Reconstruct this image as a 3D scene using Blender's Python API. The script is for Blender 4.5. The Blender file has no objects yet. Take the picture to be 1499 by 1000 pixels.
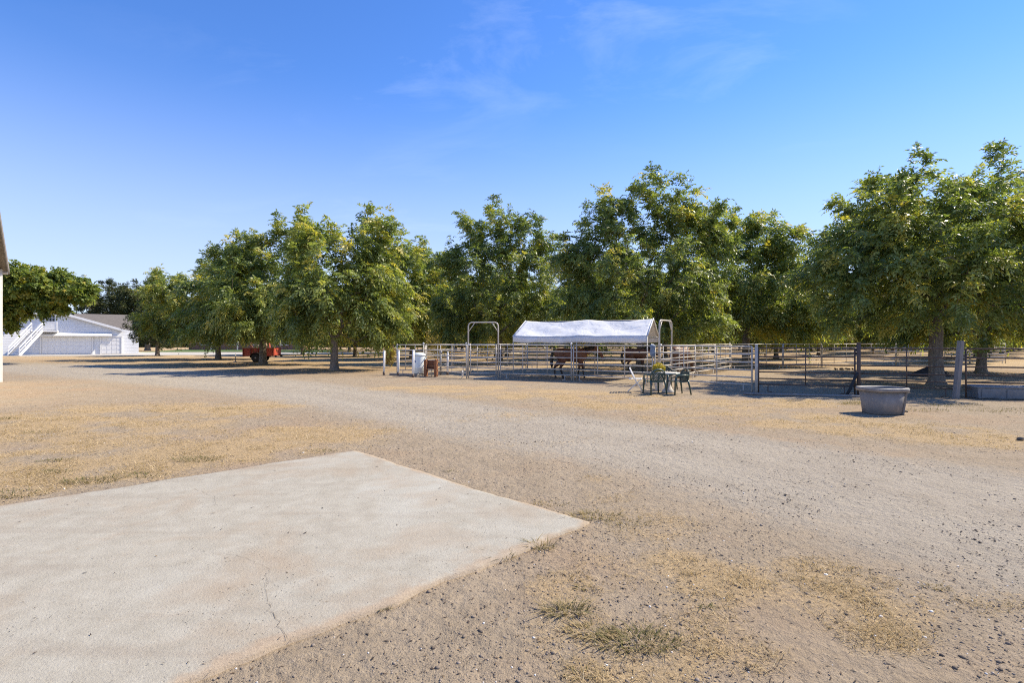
import bpy, bmesh, math, random
import numpy as np
from mathutils import Vector, Matrix

R = math.radians
SC = bpy.context.scene
COL = SC.collection

# ------------------------------------------------------------------ camera, sky, sun, exposure
CAM_H = 1.7
FPX = 768.0                      # focal length in photo pixels (photo 1499 wide)
cam = bpy.data.cameras.new('camera')
cam.sensor_width = 36.0
cam.lens = 36.0 * FPX / 1499.0
cam.clip_end = 6000
cam_o = bpy.data.objects.new('camera', cam)
cam_o.location = (0, 0, CAM_H)
cam_o.rotation_euler = (R(90), 0, 0)
COL.objects.link(cam_o)
SC.camera = cam_o

SUN_AZ = 22.0                    # degrees beyond the lateral (+x) direction
SUN_EL = 46.0
sdir = Vector((math.cos(R(SUN_EL)) * math.cos(R(SUN_AZ)), math.cos(R(SUN_EL)) * math.sin(R(SUN_AZ)), math.sin(R(SUN_EL))))
sun = bpy.data.lights.new('sun', 'SUN')
sun.energy = 5.0
sun.angle = R(0.53)
sun.color = (1.0, 0.89, 0.70)
sun_o = bpy.data.objects.new('sun', sun)
sun_o.rotation_euler = sdir.to_track_quat('Z', 'Y').to_euler()
sun_o.location = (40, 10, 60)
COL.objects.link(sun_o)

world = bpy.data.worlds.new('World')
SC.world = world
world.use_nodes = True
wn = world.node_tree.nodes
wl = world.node_tree.links
wn.clear()
w_out = wn.new('ShaderNodeOutputWorld')
w_bg = wn.new('ShaderNodeBackground')
w_sky = wn.new('ShaderNodeTexSky')
w_sky.sky_type = 'NISHITA'
w_sky.sun_disc = False
w_sky.sun_elevation = R(SUN_EL)
w_sky.sun_rotation = R(90 - SUN_AZ)
w_sky.altitude = 1500
w_sky.air_density = 1.0
w_sky.dust_density = 0.0
w_sky.ozone_density = 1.5
w_bg.inputs['Strength'].default_value = 0.15
# thin cirrus wisps, part of the sky itself
w_tc = wn.new('ShaderNodeTexCoord')
w_sep = wn.new('ShaderNodeSeparateXYZ')
wl.new(w_tc.outputs['Generated'], w_sep.inputs[0])
w_den = wn.new('ShaderNodeMath'); w_den.operation = 'ADD'; w_den.inputs[1].default_value = 0.12
wl.new(w_sep.outputs['Z'], w_den.inputs[0])
w_dx = wn.new('ShaderNodeMath'); w_dx.operation = 'DIVIDE'
w_dy = wn.new('ShaderNodeMath'); w_dy.operation = 'DIVIDE'
wl.new(w_sep.outputs['X'], w_dx.inputs[0]); wl.new(w_den.outputs[0], w_dx.inputs[1])
wl.new(w_sep.outputs['Y'], w_dy.inputs[0]); wl.new(w_den.outputs[0], w_dy.inputs[1])
w_cmb = wn.new('ShaderNodeCombineXYZ')
wl.new(w_dx.outputs[0], w_cmb.inputs[0]); wl.new(w_dy.outputs[0], w_cmb.inputs[1])
w_map = wn.new('ShaderNodeMapping')
w_map.inputs['Rotation'].default_value = (0, 0, R(25))
w_map.inputs['Scale'].default_value = (0.9, 1.5, 1)
w_map.inputs['Location'].default_value = (4.684, 0.878, 0)
wl.new(w_cmb.outputs[0], w_map.inputs[0])
w_n1 = wn.new('ShaderNodeTexNoise'); w_n1.inputs['Scale'].default_value = 1.6; w_n1.inputs['Detail'].default_value = 9
w_n1.inputs['Roughness'].default_value = 0.62; w_n1.inputs['Distortion'].default_value = 0.6
wl.new(w_map.outputs[0], w_n1.inputs['Vector'])
w_n2 = wn.new('ShaderNodeTexNoise'); w_n2.inputs['Scale'].default_value = 0.55; w_n2.inputs['Detail'].default_value = 2
wl.new(w_map.outputs[0], w_n2.inputs['Vector'])
w_r1 = wn.new('ShaderNodeMapRange'); w_r1.inputs[1].default_value = 0.50; w_r1.inputs[2].default_value = 0.80
wl.new(w_n1.outputs[0], w_r1.inputs[0])
w_r2 = wn.new('ShaderNodeMapRange'); w_r2.inputs[1].default_value = 0.48; w_r2.inputs[2].default_value = 0.70
wl.new(w_n2.outputs[0], w_r2.inputs[0])
w_mul = wn.new('ShaderNodeMath'); w_mul.operation = 'MULTIPLY'
wl.new(w_r1.outputs[0], w_mul.inputs[0]); wl.new(w_r2.outputs[0], w_mul.inputs[1])
w_mul2 = wn.new('ShaderNodeMath'); w_mul2.operation = 'MULTIPLY'; w_mul2.inputs[1].default_value = 0.22
wl.new(w_mul.outputs[0], w_mul2.inputs[0])
w_mix = wn.new('ShaderNodeMix'); w_mix.data_type = 'RGBA'
w_mix.inputs['B'].default_value = (6.0, 6.4, 7.0, 1)
wl.new(w_mul2.outputs[0], w_mix.inputs['Factor'])
w_hs = wn.new('ShaderNodeHueSaturation')
w_hs.inputs['Hue'].default_value = 0.512
w_hs.inputs['Value'].default_value = 1.12
w_hs.inputs['Saturation'].default_value = 1.28
wl.new(w_sky.outputs[0], w_hs.inputs['Color'])
# pale haze thickening towards the horizon, all the way round
w_hz = wn.new('ShaderNodeMapRange'); w_hz.interpolation_type = 'SMOOTHSTEP'
w_hz.inputs[1].default_value = 0.45; w_hz.inputs[2].default_value = 0.02; w_hz.inputs[3].default_value = 0.0; w_hz.inputs[4].default_value = 0.78
wl.new(w_sep.outputs['Z'], w_hz.inputs[0])
w_hm = wn.new('ShaderNodeMix'); w_hm.data_type = 'RGBA'
w_hm.inputs['B'].default_value = (2.7, 3.0, 4.1, 1)
wl.new(w_hz.outputs[0], w_hm.inputs['Factor']); wl.new(w_hs.outputs[0], w_hm.inputs['A'])
wl.new(w_hm.outputs['Result'], w_mix.inputs['A'])
wl.new(w_mix.outputs['Result'], w_bg.inputs['Color'])
wl.new(w_bg.outputs[0], w_out.inputs['Surface'])

SC.view_settings.view_transform = 'Standard'
SC.view_settings.look = 'None'
SC.view_settings.gamma = 1.0
SC.view_settings.exposure = 0.67
SC.render.engine = 'CYCLES'
SC.cycles.use_denoising = False
SC.cycles.use_adaptive_sampling = False
SC.cycles.filter_width = 1.1
SC.cycles.max_bounces = 6
SC.cycles.diffuse_bounces = 3
SC.cycles.transmission_bounces = 4
SC.cycles.sample_clamp_indirect = 6

# ------------------------------------------------------------------ helpers
def G(px, py, h=0.0):
    """ground point that shows at photo pixel (px, py), at height h"""
    d = py - 499.0
    s = (CAM_H - h) / d
    return Vector(((px - 749.5) * s, FPX * s, h))

def AT(px, py, Y):
    return Vector(((px - 749.5) * Y / FPX, Y, CAM_H - (py - 499.0) * Y / FPX))

_lat = np.random.RandomState(77).rand(256, 256)
def vnoise(x, y):
    x = np.asarray(x, float); y = np.asarray(y, float)
    xi = np.floor(x).astype(int); yi = np.floor(y).astype(int)
    fx = x - xi; fy = y - yi
    fx = fx * fx * (3 - 2 * fx); fy = fy * fy * (3 - 2 * fy)
    a = _lat[xi % 256, yi % 256]; b = _lat[(xi + 1) % 256, yi % 256]
    c = _lat[xi % 256, (yi + 1) % 256]; d = _lat[(xi + 1) % 256, (yi + 1) % 256]
    return (a * (1 - fx) + b * fx) * (1 - fy) + (c * (1 - fx) + d * fx) * fy
def fbm(x, y, o=4):
    s = 0; a = 0.5; t = 0
    for k in range(o):
        s = s + a * vnoise(x * 2 ** k + 17.3 * k, y * 2 ** k + 9.1 * k); t += a; a *= 0.5
    return s / t

def tag(o, label=None, cat=None, group=None, kind=None):
    if label: o['label'] = label
    if cat: o['category'] = cat
    if group: o['group'] = group
    if kind: o['kind'] = kind
    return o

def thing(name, label, cat, loc=(0, 0, 0), rz=0.0, group=None):
    o = bpy.data.objects.new(name, None)
    o.empty_display_size = 0.2
    COL.objects.link(o)
    o.location = loc
    o.rotation_euler = (0, 0, rz)
    return tag(o, label, cat, group)

def link_mesh(name, me, mat, parent=None):
    o = bpy.data.objects.new(name, me)
    if mat is not None and not me.materials:
        me.materials.append(mat)
    COL.objects.link(o)
    if parent is not None:
        o.parent = parent
    return o

class MB:
    def __init__(s):
        s.v = []; s.f = []
    def add(s, vs, fs):
        b = len(s.v)
        s.v += [tuple(p) for p in vs]
        s.f += [tuple(i + b for i in f) for f in fs]
        return s
    def box(s, c, d, rot=None):
        hx, hy, hz = d[0] / 2, d[1] / 2, d[2] / 2
        P = [Vector((x, y, z)) for x in (-hx, hx) for y in (-hy, hy) for z in (-hz, hz)]
        if rot is not None:
            P = [rot @ p for p in P]
        c = Vector(c)
        return s.add([p + c for p in P], [(0, 1, 3, 2), (4, 6, 7, 5), (0, 4, 5, 1), (2, 3, 7, 6), (0, 2, 6, 4), (1, 5, 7, 3)])
    def bar(s, a, b, w, t):
        """rectangular bar from a to b: w across (horizontal-ish), t the other way"""
        a = Vector(a); b = Vector(b); d = (b - a)
        q = d.to_track_quat('Z', 'Y').to_matrix()
        return s.box((a + b) / 2, (w, t, d.length), q)
    def tube(s, path, r, n=8, cap=True):
        path = [Vector(p) for p in path]
        m = len(path)
        rr = r if isinstance(r, (list, tuple)) else [r] * m
        vs = []; fs = []
        ref = None
        for i in range(m):
            t = (path[min(i + 1, m - 1)] - path[max(i - 1, 0)]).normalized()
            if ref is None:
                ref = t.orthogonal().normalized()
            ref = (ref - t * ref.dot(t))
            if ref.length < 1e-6: ref = t.orthogonal()
            ref.normalize()
            bt = t.cross(ref)
            for k in range(n):
                a = 2 * math.pi * k / n
                q = rr[i]
                qa, qb = q if isinstance(q, tuple) else (q, q)
                vs.append(path[i] + ref * (math.cos(a) * qa) + bt * (math.sin(a) * qb))
        for i in range(m - 1):
            for k in range(n):
                k2 = (k + 1) % n
                fs.append((i * n + k, i * n + k2, (i + 1) * n + k2, (i + 1) * n + k))
        if cap:
            fs.append(tuple(reversed(range(n))))
            fs.append(tuple((m - 1) * n + k for k in range(n)))
        return s.add(vs, fs)
    def lathe(s, prof, n=24, c=(0, 0, 0), sx=1.0, sy=1.0):
        """prof: list of (r, z) from bottom to top; ellipse by sx, sy"""
        vs = []; fs = []
        for r, z in prof:
            for k in range(n):
                a = 2 * math.pi * k / n
                vs.append((c[0] + r * sx * math.cos(a), c[1] + r * sy * math.sin(a), c[2] + z))
        for i in range(len(prof) - 1):
            for k in range(n):
                k2 = (k + 1) % n
                fs.append((i * n + k, i * n + k2, (i + 1) * n + k2, (i + 1) * n + k))
        fs.append(tuple(reversed(range(n))))
        fs.append(tuple((len(prof) - 1) * n + k for k in range(n)))
        return s.add(vs, fs)
    def mesh(s, name, smooth=False):
        me = bpy.data.meshes.new(name)
        me.from_pydata(s.v, [], s.f)
        if smooth:
            me.polygons.foreach_set('use_smooth', [True] * len(me.polygons))
        me.update()
        return me
    def build(s, name, mat, parent=None, smooth=False, bevel=0.0):
        o = link_mesh(name, s.mesh(name, smooth), mat, parent)
        if bevel:
            b = o.modifiers.new('bevel', 'BEVEL'); b.width = bevel; b.segments = 2; b.limit_method = 'ANGLE'
        return o

def npmesh(name, V, F, mat, attrs=None, smooth=False):
    """V (n,3) array, F (m,k) array"""
    me = bpy.data.meshes.new(name)
    V = np.ascontiguousarray(V, dtype=np.float32); F = np.ascontiguousarray(F, dtype=np.int32)
    m, k = F.shape
    me.vertices.add(len(V)); me.vertices.foreach_set('co', V.ravel())
    me.loops.add(m * k); me.loops.foreach_set('vertex_index', F.ravel())
    me.polygons.add(m)
    me.polygons.foreach_set('loop_start', np.arange(0, m * k, k, dtype=np.int32))
    if smooth:
        me.polygons.foreach_set('use_smooth', np.ones(m, dtype=bool))
    me.update(calc_edges=True)
    for nm, a in (attrs or {}).items():
        at = me.attributes.new(nm, 'FLOAT', 'POINT')
        at.data.foreach_set('value', np.ascontiguousarray(a, dtype=np.float32))
    if mat is not None:
        me.materials.append(mat)
    return me

# ------------------------------------------------------------------ materials
class NT:
    def __init__(s, name):
        s.m = bpy.data.materials.new(name); s.m.use_nodes = True
        s.n = s.m.node_tree.nodes; s.l = s.m.node_tree.links
        s.b = s.n['Principled BSDF']
        s.out = s.n['Material Output']
    def node(s, t, **kw):
        n = s.n.new(t)
        for k, v in kw.items(): setattr(n, k, v)
        return n
    def link(s, a, b): s.l.new(a, b)
    def coord(s, kind='Object'):
        return s.node('ShaderNodeTexCoord').outputs[kind]
    def noise(s, vec, scale, detail=4, rough=0.55, dist=0.0):
        n = s.node('ShaderNodeTexNoise')
        n.inputs['Scale'].default_value = scale; n.inputs['Detail'].default_value = detail
        n.inputs['Roughness'].default_value = rough; n.inputs['Distortion'].default_value = dist
        s.link(vec, n.inputs['Vector'])
        return n.outputs[0]
    def voro(s, vec, scale, out='Distance'):
        n = s.node('ShaderNodeTexVoronoi'); n.inputs['Scale'].default_value = scale
        s.link(vec, n.inputs['Vector'])
        return n.outputs[out]
    def rng(s, v, a, b, c=0.0, d=1.0):
        n = s.node('ShaderNodeMapRange')
        for i, q in enumerate((a, b, c, d)): n.inputs[i + 1].default_value = q
        s.link(v, n.inputs[0]); return n.outputs[0]
    def math(s, op, a, b=None):
        n = s.node('ShaderNodeMath', operation=op)
        for i, q in enumerate((a, b)):
            if q is None: continue
            if isinstance(q, (int, float)): n.inputs[i].default_value = q
            else: s.link(q, n.inputs[i])
        return n.outputs[0]
    def mix(s, f, a, b):
        n = s.node('ShaderNodeMix', data_type='RGBA')
        for key, q in (('Factor', f), ('A', a), ('B', b)):
            if isinstance(q, (int, float)): n.inputs[key].default_value = q
            elif isinstance(q, tuple): n.inputs[key].default_value = (*q, 1) if len(q) == 3 else q
            else: s.link(q, n.inputs[key])
        return n.outputs['Result']
    def bump(s, h, strength=0.3, dist=0.01):
        n = s.node('ShaderNodeBump'); n.inputs['Strength'].default_value = strength; n.inputs['Distance'].default_value = dist
        s.link(h, n.inputs['Height']); s.link(n.outputs[0], s.b.inputs['Normal']); return n
    def attr(s, name):
        return s.node('ShaderNodeAttribute', attribute_name=name).outputs['Fac']

def plain(name, c1, c2=None, rough=0.6, scale=6.0, metal=0.0, bump=0.0, dirt=None, dirt_amt=0.35, bscale=40.0):
    t = NT(name); co = t.coord()
    c2 = c2 or tuple(x * 0.75 for x in c1)
    col = t.mix(t.rng(t.noise(co, scale, 5), 0.35, 0.68), c1, c2)
    if dirt:
        col = t.mix(t.math('MULTIPLY', t.rng(t.noise(co, scale * 2.7, 6, 0.7), 0.5, 0.72), dirt_amt), col, dirt)
    t.link(col, t.b.inputs['Base Color'])
    t.link(t.rng(t.noise(co, scale * 3, 3), 0.3, 0.7, max(rough - 0.12, 0.05), min(rough + 0.12, 1)), t.b.inputs['Roughness'])
    t.b.inputs['Metallic'].default_value = metal
    if bump:
        t.bump(t.noise(co, bscale, 4), bump, 0.01)
    return t.m

def wood_mat(name, c1, c2, axis='Z', rough=0.8):
    t = NT(name); co = t.coord()
    mp = t.node('ShaderNodeMapping')
    sc = {'X': (1.5, 30, 30), 'Y': (30, 1.5, 30), 'Z': (30, 30, 1.5)}[axis]
    mp.inputs['Scale'].default_value = sc
    t.link(co, mp.inputs[0])
    g = t.noise(mp.outputs[0], 1.0, 6, 0.65, 0.4)
    col = t.mix(t.rng(g, 0.32, 0.68), c1, c2)
    col = t.mix(t.math('MULTIPLY', t.rng(t.noise(co, 2.0, 3), 0.45, 0.7), 0.4), col, tuple(x * 0.6 for x in c2))
    t.link(col, t.b.inputs['Base Color']); t.b.inputs['Roughness'].default_value = rough
    t.bump(g, 0.4, 0.008)
    return t.m

def ground_mat():
    t = NT('ground_dirt'); co = t.coord()
    road = t.attr('road'); straw = t.attr('straw'); lit = t.attr('litter')
    n_big = t.noise(co, 0.35, 5, 0.6)
    n_mid = t.noise(co, 2.2, 6, 0.65)
    n_fine = t.noise(co, 22.0, 6, 0.7)
    n_grain = t.noise(co, 95.0, 4, 0.7)
    dirt = t.mix(t.rng(n_mid, 0.3, 0.7), (0.370, 0.298, 0.212), (0.285, 0.226, 0.156))
    dirt = t.mix(t.math('MULTIPLY', t.rng(n_big, 0.48, 0.66), 0.5), dirt, (0.36, 0.245, 0.15))
    rd = t.mix(t.rng(n_mid, 0.3, 0.72), (0.388, 0.342, 0.275), (0.308, 0.266, 0.208))
    rf = t.rng(t.math('ADD', road, t.math('MULTIPLY', t.math('SUBTRACT', n_mid, 0.5), 0.8)), 0.40, 0.66)
    col = t.mix(rf, dirt, rd)
    col = t.mix(t.math('MULTIPLY', t.attr('rut'), t.rng(n_mid, 0.3, 0.6, 0.15, 0.6)), col, (0.43, 0.385, 0.31))   # compacted wheel tracks
    # dry grass thatch
    mp = t.node('ShaderNodeMapping'); mp.inputs['Scale'].default_value = (1, 1.6, 1); mp.inputs['Rotation'].default_value = (0, 0, 0.5)
    t.link(co, mp.inputs[0])
    n_th = t.noise(mp.outputs[0], 48.0, 5, 0.75, 1.2)
    st_col = t.mix(t.rng(n_th, 0.34, 0.66), (0.31, 0.21, 0.11), (0.62, 0.46, 0.25))
    sf = t.math('ADD', straw, t.math('MULTIPLY', t.math('SUBTRACT', n_mid, 0.5), 1.1))
    sf = t.math('ADD', sf, t.math('MULTIPLY', t.math('SUBTRACT', n_fine, 0.5), 1.9))
    sf = t.rng(sf, 0.32, 0.75)
    col = t.mix(t.math('MULTIPLY', sf, 0.85), col, st_col)
    lf = t.math('MULTIPLY', lit, t.rng(t.math('ADD', n_fine, t.math('MULTIPLY', n_mid, .5)), 0.62, 0.86))
    col = t.mix(t.math('MULTIPLY', lf, 0.8), col, t.mix(t.rng(n_th, .35, .65), (0.15, 0.088, 0.045), (0.30, 0.19, 0.10)))   # fallen brown leaves
    # small grains and dark crumbs
    col = t.mix(t.rng(n_grain, 0.28, 0.5, 0.5, 0.0), col, (0.15, 0.118, 0.090))
    col = t.mix(t.math('MULTIPLY', t.rng(n_fine, 0.52, 0.75), 0.30), col, (0.50, 0.42, 0.33))
    v = t.voro(co, 26.0)
    crumb = t.math('MULTIPLY', t.rng(v, 0.10, 0.17, 1, 0), t.rng(t.noise(co, 1.3, 4), 0.48, 0.62))
    col = t.mix(t.math('MULTIPLY', crumb, 0.7), col, (0.085, 0.07, 0.058))
    t.link(col, t.b.inputs['Base Color'])
    t.b.inputs['Roughness'].default_value = 0.95
    t.b.inputs['Specular IOR Level'].default_value = 0.15
    h = t.math('ADD', t.math('MULTIPLY', n_fine, 1.0), t.math('MULTIPLY', n_grain, 0.45))
    h = t.math('ADD', h, t.math('MULTIPLY', n_mid, 2.0))
    n_clod = t.noise(co, 8.0, 5, 0.62)
    h = t.math('ADD', h, t.math('MULTIPLY', n_clod, 2.0))
    h = t.math('ADD', h, t.math('MULTIPLY', t.math('MULTIPLY', n_th, straw), 0.8))
    t.bump(h, 0.9, 0.028)
    return t.m

def concrete_mat():
    t = NT('slab_concrete'); co = t.coord()
    n0 = t.noise(co, 0.33, 4, 0.55, 0.6); n1 = t.noise(co, 0.9, 6, 0.62, 0.4); n2 = t.noise(co, 5.0, 6, 0.65); n3 = t.noise(co, 60, 5, 0.7); n4 = t.noise(co, 170, 3, 0.6)
    col = t.mix(t.rng(n2, 0.3, 0.7), (0.405, 0.380, 0.318), (0.325, 0.298, 0.242))
    col = t.mix(t.math('MULTIPLY', t.rng(n0, 0.50, 0.64), 0.75), col, (0.435, 0.428, 0.378))          # washed greyer areas
    col = t.mix(t.math('MULTIPLY', t.rng(n1, 0.49, 0.65), 0.6), col, (0.335, 0.262, 0.185))         # tan dirt film
    mp = t.node('ShaderNodeMapping'); mp.inputs['Rotation'].default_value = (0, 0, R(-45)); mp.inputs['Scale'].default_value = (0.35, 2.6, 1); t.link(co, mp.inputs[0])
    ns = t.noise(mp.outputs[0], 1.2, 5, 0.6, 0.3)
    col = t.mix(t.math('MULTIPLY', t.rng(ns, 0.54, 0.68), 0.32), col, (0.27, 0.225, 0.175))          # long drag and tyre marks
    col = t.mix(t.rng(n3, 0.28, 0.47, 0.45, 0.0), col, (0.22, 0.188, 0.15))
    v = t.voro(co, 36.0)
    wear = t.rng(t.noise(co, 1.0, 5, 0.65), 0.46, 0.60)
    agg = t.math('MULTIPLY', t.rng(v, 0.12, 0.24, 1, 0), t.rng(t.noise(co, 31, 2), 0.50, 0.58))
    col = t.mix(t.math('MULTIPLY', t.math('MULTIPLY', agg, wear), 0.95), col, (0.12, 0.104, 0.085))
    col = t.mix(t.math('MULTIPLY', t.rng(n3, 0.58, 0.74), 0.4), col, (0.60, 0.56, 0.49))
    ed = t.attr('edge')
    ef = t.math('SUBTRACT', ed, t.math('MULTIPLY', t.math('SUBTRACT', t.math('ADD', t.math('MULTIPLY', n1, .6), t.math('MULTIPLY', n2, .4)), 0.46), 0.55))
    dust = t.rng(ef, 0.0, 0.07, 1, 0)
    col = t.mix(t.math('MULTIPLY', dust, 0.8), col, t.mix(t.rng(n3, .3, .7), (0.30, 0.23, 0.165), (0.41, 0.325, 0.235)))
    t.link(col, t.b.inputs['Base Color']); t.b.inputs['Roughness'].default_value = 0.93
    t.b.inputs['Specular IOR Level'].default_value = 0.15
    h = t.math('ADD', n3, t.math('MULTIPLY', n2, 0.8))
    h = t.math('ADD', h, t.math('MULTIPLY', n4, 0.4))
    h = t.math('SUBTRACT', h, t.math('MULTIPLY', t.math('MULTIPLY', agg, wear), 0.8))
    t.bump(h, 0.75, 0.010)
    return t.m

def leaf_mat(name, dark, mid, lite, yellow, transl=0.35, rough=0.5, spec=0.25):
    t = NT(name)
    a = t.attr('tint')
    cr = t.node('ShaderNodeValToRGB')
    e = cr.color_ramp.elements
    e[0].position = 0.0; e[0].color = (*dark, 1)
    e[1].position = 0.45; e[1].color = (*mid, 1)
    x = e.new(0.78); x.color = (*lite, 1)
    y = e.new(1.0); y.color = (*yellow, 1)
    t.link(a, cr.inputs[0])
    t.link(cr.outputs[0], t.b.inputs['Base Color'])
    t.b.inputs['Roughness'].default_value = rough
    t.b.inputs['Specular IOR Level'].default_value = spec
    tr = t.node('ShaderNodeBsdfTranslucent')
    bc = t.node('ShaderNodeMix', data_type='RGBA', blend_type='MULTIPLY')
    bc.inputs['Factor'].default_value = 1.0
    bc.inputs['B'].default_value = (1.45, 1.5, 0.6, 1)
    t.link(cr.outputs[0], bc.inputs['A'])
    t.link(bc.outputs['Result'], tr.inputs['Color'])
    ms = t.node('ShaderNodeMixShader'); ms.inputs[0].default_value = transl
    t.link(t.b.outputs[0], ms.inputs[1]); t.link(tr.outputs[0], ms.inputs[2])
    t.link(ms.outputs[0], t.out.inputs['Surface'])
    return t.m

def bark_mat():
    t = NT('bark'); co = t.coord()
    mp = t.node('ShaderNodeMapping'); mp.inputs['Scale'].default_value = (9, 9, 1.6); t.link(co, mp.inputs[0])
    g = t.noise(mp.outputs[0], 2.0, 7, 0.7, 0.5)
    col = t.mix(t.rng(g, 0.3, 0.7), (0.11, 0.088, 0.068), (0.30, 0.25, 0.20))
    t.link(col, t.b.inputs['Base Color']); t.b.inputs['Roughness'].default_value = 0.95
    t.bump(g, 0.9, 0.03)
    return t.m

def siding_mat(name, c, pitch=0.2):
    t = NT(name); co = t.coord()
    sp = t.node('ShaderNodeSeparateXYZ'); t.link(co, sp.inputs[0])
    fr = t.math('FRACT', t.math('DIVIDE', sp.outputs['Z'], pitch))
    col = t.mix(t.rng(t.noise(co, 0.8, 5), 0.35, 0.7), c, tuple(x * 0.9 for x in c))
    t.link(col, t.b.inputs['Base Color']); t.b.inputs['Roughness'].default_value = 0.6
    t.bump(t.math('SUBTRACT', 1.0, fr), 1.0, 0.03)
    return t.m

def roof_mat(name, c1, c2):
    t = NT(name); co = t.coord()
    v = t.voro(co, 3.0, 'Color')
    col = t.mix(t.rng(t.noise(co, 4.0, 4), 0.3, 0.7), c1, c2)
    t.link(col, t.b.inputs['Base Color']); t.b.inputs['Roughness'].default_value = 0.9
    t.bump(t.noise(co, 9.0, 3), 0.6, 0.03)
    return t.m

def horse_mat(name, body, dark):
    t = NT(name); co = t.coord()
    sp = t.node('ShaderNodeSeparateXYZ'); t.link(co, sp.inputs[0])
    z = t.math('ADD', sp.outputs['Z'], t.math('MULTIPLY', t.noise(co, 7.0, 2), 0.12))
    leg = t.rng(z, 0.50, 0.68, 1, 0)
    col = t.mix(t.rng(t.noise(co, 3.0, 4), 0.35, 0.65), body, tuple(q * 0.72 for q in body))
    col = t.mix(leg, col, dark)
    t.link(col, t.b.inputs['Base Color']); t.b.inputs['Roughness'].default_value = 0.5
    t.b.inputs['Sheen Weight'].default_value = 0.0
    return t.m

def tarp_mat():
    t = NT('canopy_tarp'); co = t.coord()
    n = t.noise(co, 1.8, 6, 0.6, 0.8)
    col = t.mix(t.rng(n, 0.35, 0.7), (0.80, 0.81, 0.82), (0.66, 0.67, 0.69))
    col = t.mix(t.math('MULTIPLY', t.rng(t.noise(co, 5, 5, 0.7), 0.52, 0.75), 0.35), col, (0.45, 0.43, 0.40))
    t.link(col, t.b.inputs['Base Color']); t.b.inputs['Roughness'].default_value = 0.45
    tr = t.node('ShaderNodeBsdfTranslucent'); tr.inputs['Color'].default_value = (0.7, 0.7, 0.72, 1)
    ms = t.node('ShaderNodeMixShader'); ms.inputs[0].default_value = 0.12
    t.link(t.b.outputs[0], ms.inputs[1]); t.link(tr.outputs[0], ms.inputs[2]); t.link(ms.outputs[0], t.out.inputs['Surface'])
    t.bump(t.noise(co, 1.5, 3, 0.5, 1.5), 0.55, 0.10)
    return t.m

M = {}
M['ground'] = ground_mat()
M['concrete'] = concrete_mat()
M['bark'] = bark_mat()
M['leaf'] = leaf_mat('walnut_leaf', (0.070, 0.108, 0.036), (0.185, 0.235, 0.076), (0.33, 0.365, 0.11), (0.54, 0.46, 0.10), 0.40, .42, .4)
M['maple'] = leaf_mat('maple_leaf', (0.068, 0.108, 0.026), (0.165, 0.215, 0.05), (0.28, 0.31, 0.07), (0.45, 0.37, 0.08), 0.38)
M['oak'] = leaf_mat('oak_leaf', (0.03, 0.042, 0.018), (0.058, 0.074, 0.030), (0.095, 0.11, 0.042), (0.16, 0.16, 0.06), 0.25)
M['brush'] = leaf_mat('dry_brush', (0.14, 0.11, 0.045), (0.27, 0.22, 0.09), (0.38, 0.31, 0.13), (0.48, 0.37, 0.15), 0.35)
M['grass'] = leaf_mat('weed_blade', (0.05, 0.058, 0.020), (0.115, 0.118, 0.045), (0.24, 0.19, 0.095), (0.40, 0.30, 0.16), 0.25, .7, .1)
M['straw'] = leaf_mat('straw_blade', (0.20, 0.145, 0.085), (0.38, 0.285, 0.16), (0.52, 0.40, 0.235), (0.66, 0.54, 0.35), 0.2, .8, .08)
M['mum'] = leaf_mat('yellow_flower', (0.10, 0.13, 0.02), (0.30, 0.26, 0.03), (0.52, 0.40, 0.03), (0.65, 0.48, 0.04), 0.25)
M['stone'] = leaf_mat('pebble', (0.125, 0.102, 0.082), (0.23, 0.188, 0.15), (0.36, 0.30, 0.245), (0.78, 0.74, 0.68), 0.0, .9, .08)
M['galv'] = plain('galvanised_white_pipe', (0.58, 0.535, 0.465), (0.44, 0.40, 0.345), 0.5, 3.0, 0.0, dirt=(0.35, 0.28, 0.2), dirt_amt=0.4)
M['dark_pipe'] = plain('rusty_dark_pipe', (0.095, 0.068, 0.053), (0.14, 0.092, 0.066), 0.7, 5.0, 0.0, dirt=(0.14, 0.075, 0.04))
M['white_paint'] = plain('white_paint', (0.78, 0.77, 0.74), (0.70, 0.68, 0.64), 0.5, 3.0, dirt=(0.45, 0.38, 0.3), dirt_amt=0.35)
M['trim'] = plain('white_trim', (0.82, 0.82, 0.81), (0.75, 0.75, 0.74), 0.5, 2.0)
M['siding'] = siding_mat('white_siding', (0.80, 0.81, 0.82))
M['barn_wall'] = siding_mat('barn_siding', (0.66, 0.64, 0.60), 0.25)
M['door_white'] = plain('garage_door_white', (0.80, 0.80, 0.80), (0.76, 0.76, 0.76), 0.5, 1.0)
M['roof'] = roof_mat('brown_shingle', (0.175, 0.155, 0.138), (0.13, 0.115, 0.102))
M['barn_roof'] = roof_mat('weathered_shingle', (0.27, 0.23, 0.17), (0.18, 0.155, 0.12))
M['brick'] = plain('far_brick', (0.36, 0.20, 0.15), (0.28, 0.16, 0.12), 0.9, 4.0)
M['glass'] = plain('dark_glass', (0.03, 0.035, 0.04), (0.05, 0.06, 0.065), 0.12, 1.0)
M['driveway'] = plain('driveway_concrete', (0.48, 0.45, 0.40), (0.40, 0.37, 0.32), 0.9, 0.4, bump=0.2)
M['lawn'] = plain('lawn_green', (0.07, 0.13, 0.025), (0.10, 0.15, 0.035), 0.95, 1.2, bump=0.8)
M['tarp'] = tarp_mat()
M['tub'] = plain('grey_stock_tub', (0.235, 0.222, 0.21), (0.165, 0.156, 0.15), 0.6, 2.2, dirt=(0.40, 0.35, 0.29), dirt_amt=0.5, bump=0.1)
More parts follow.
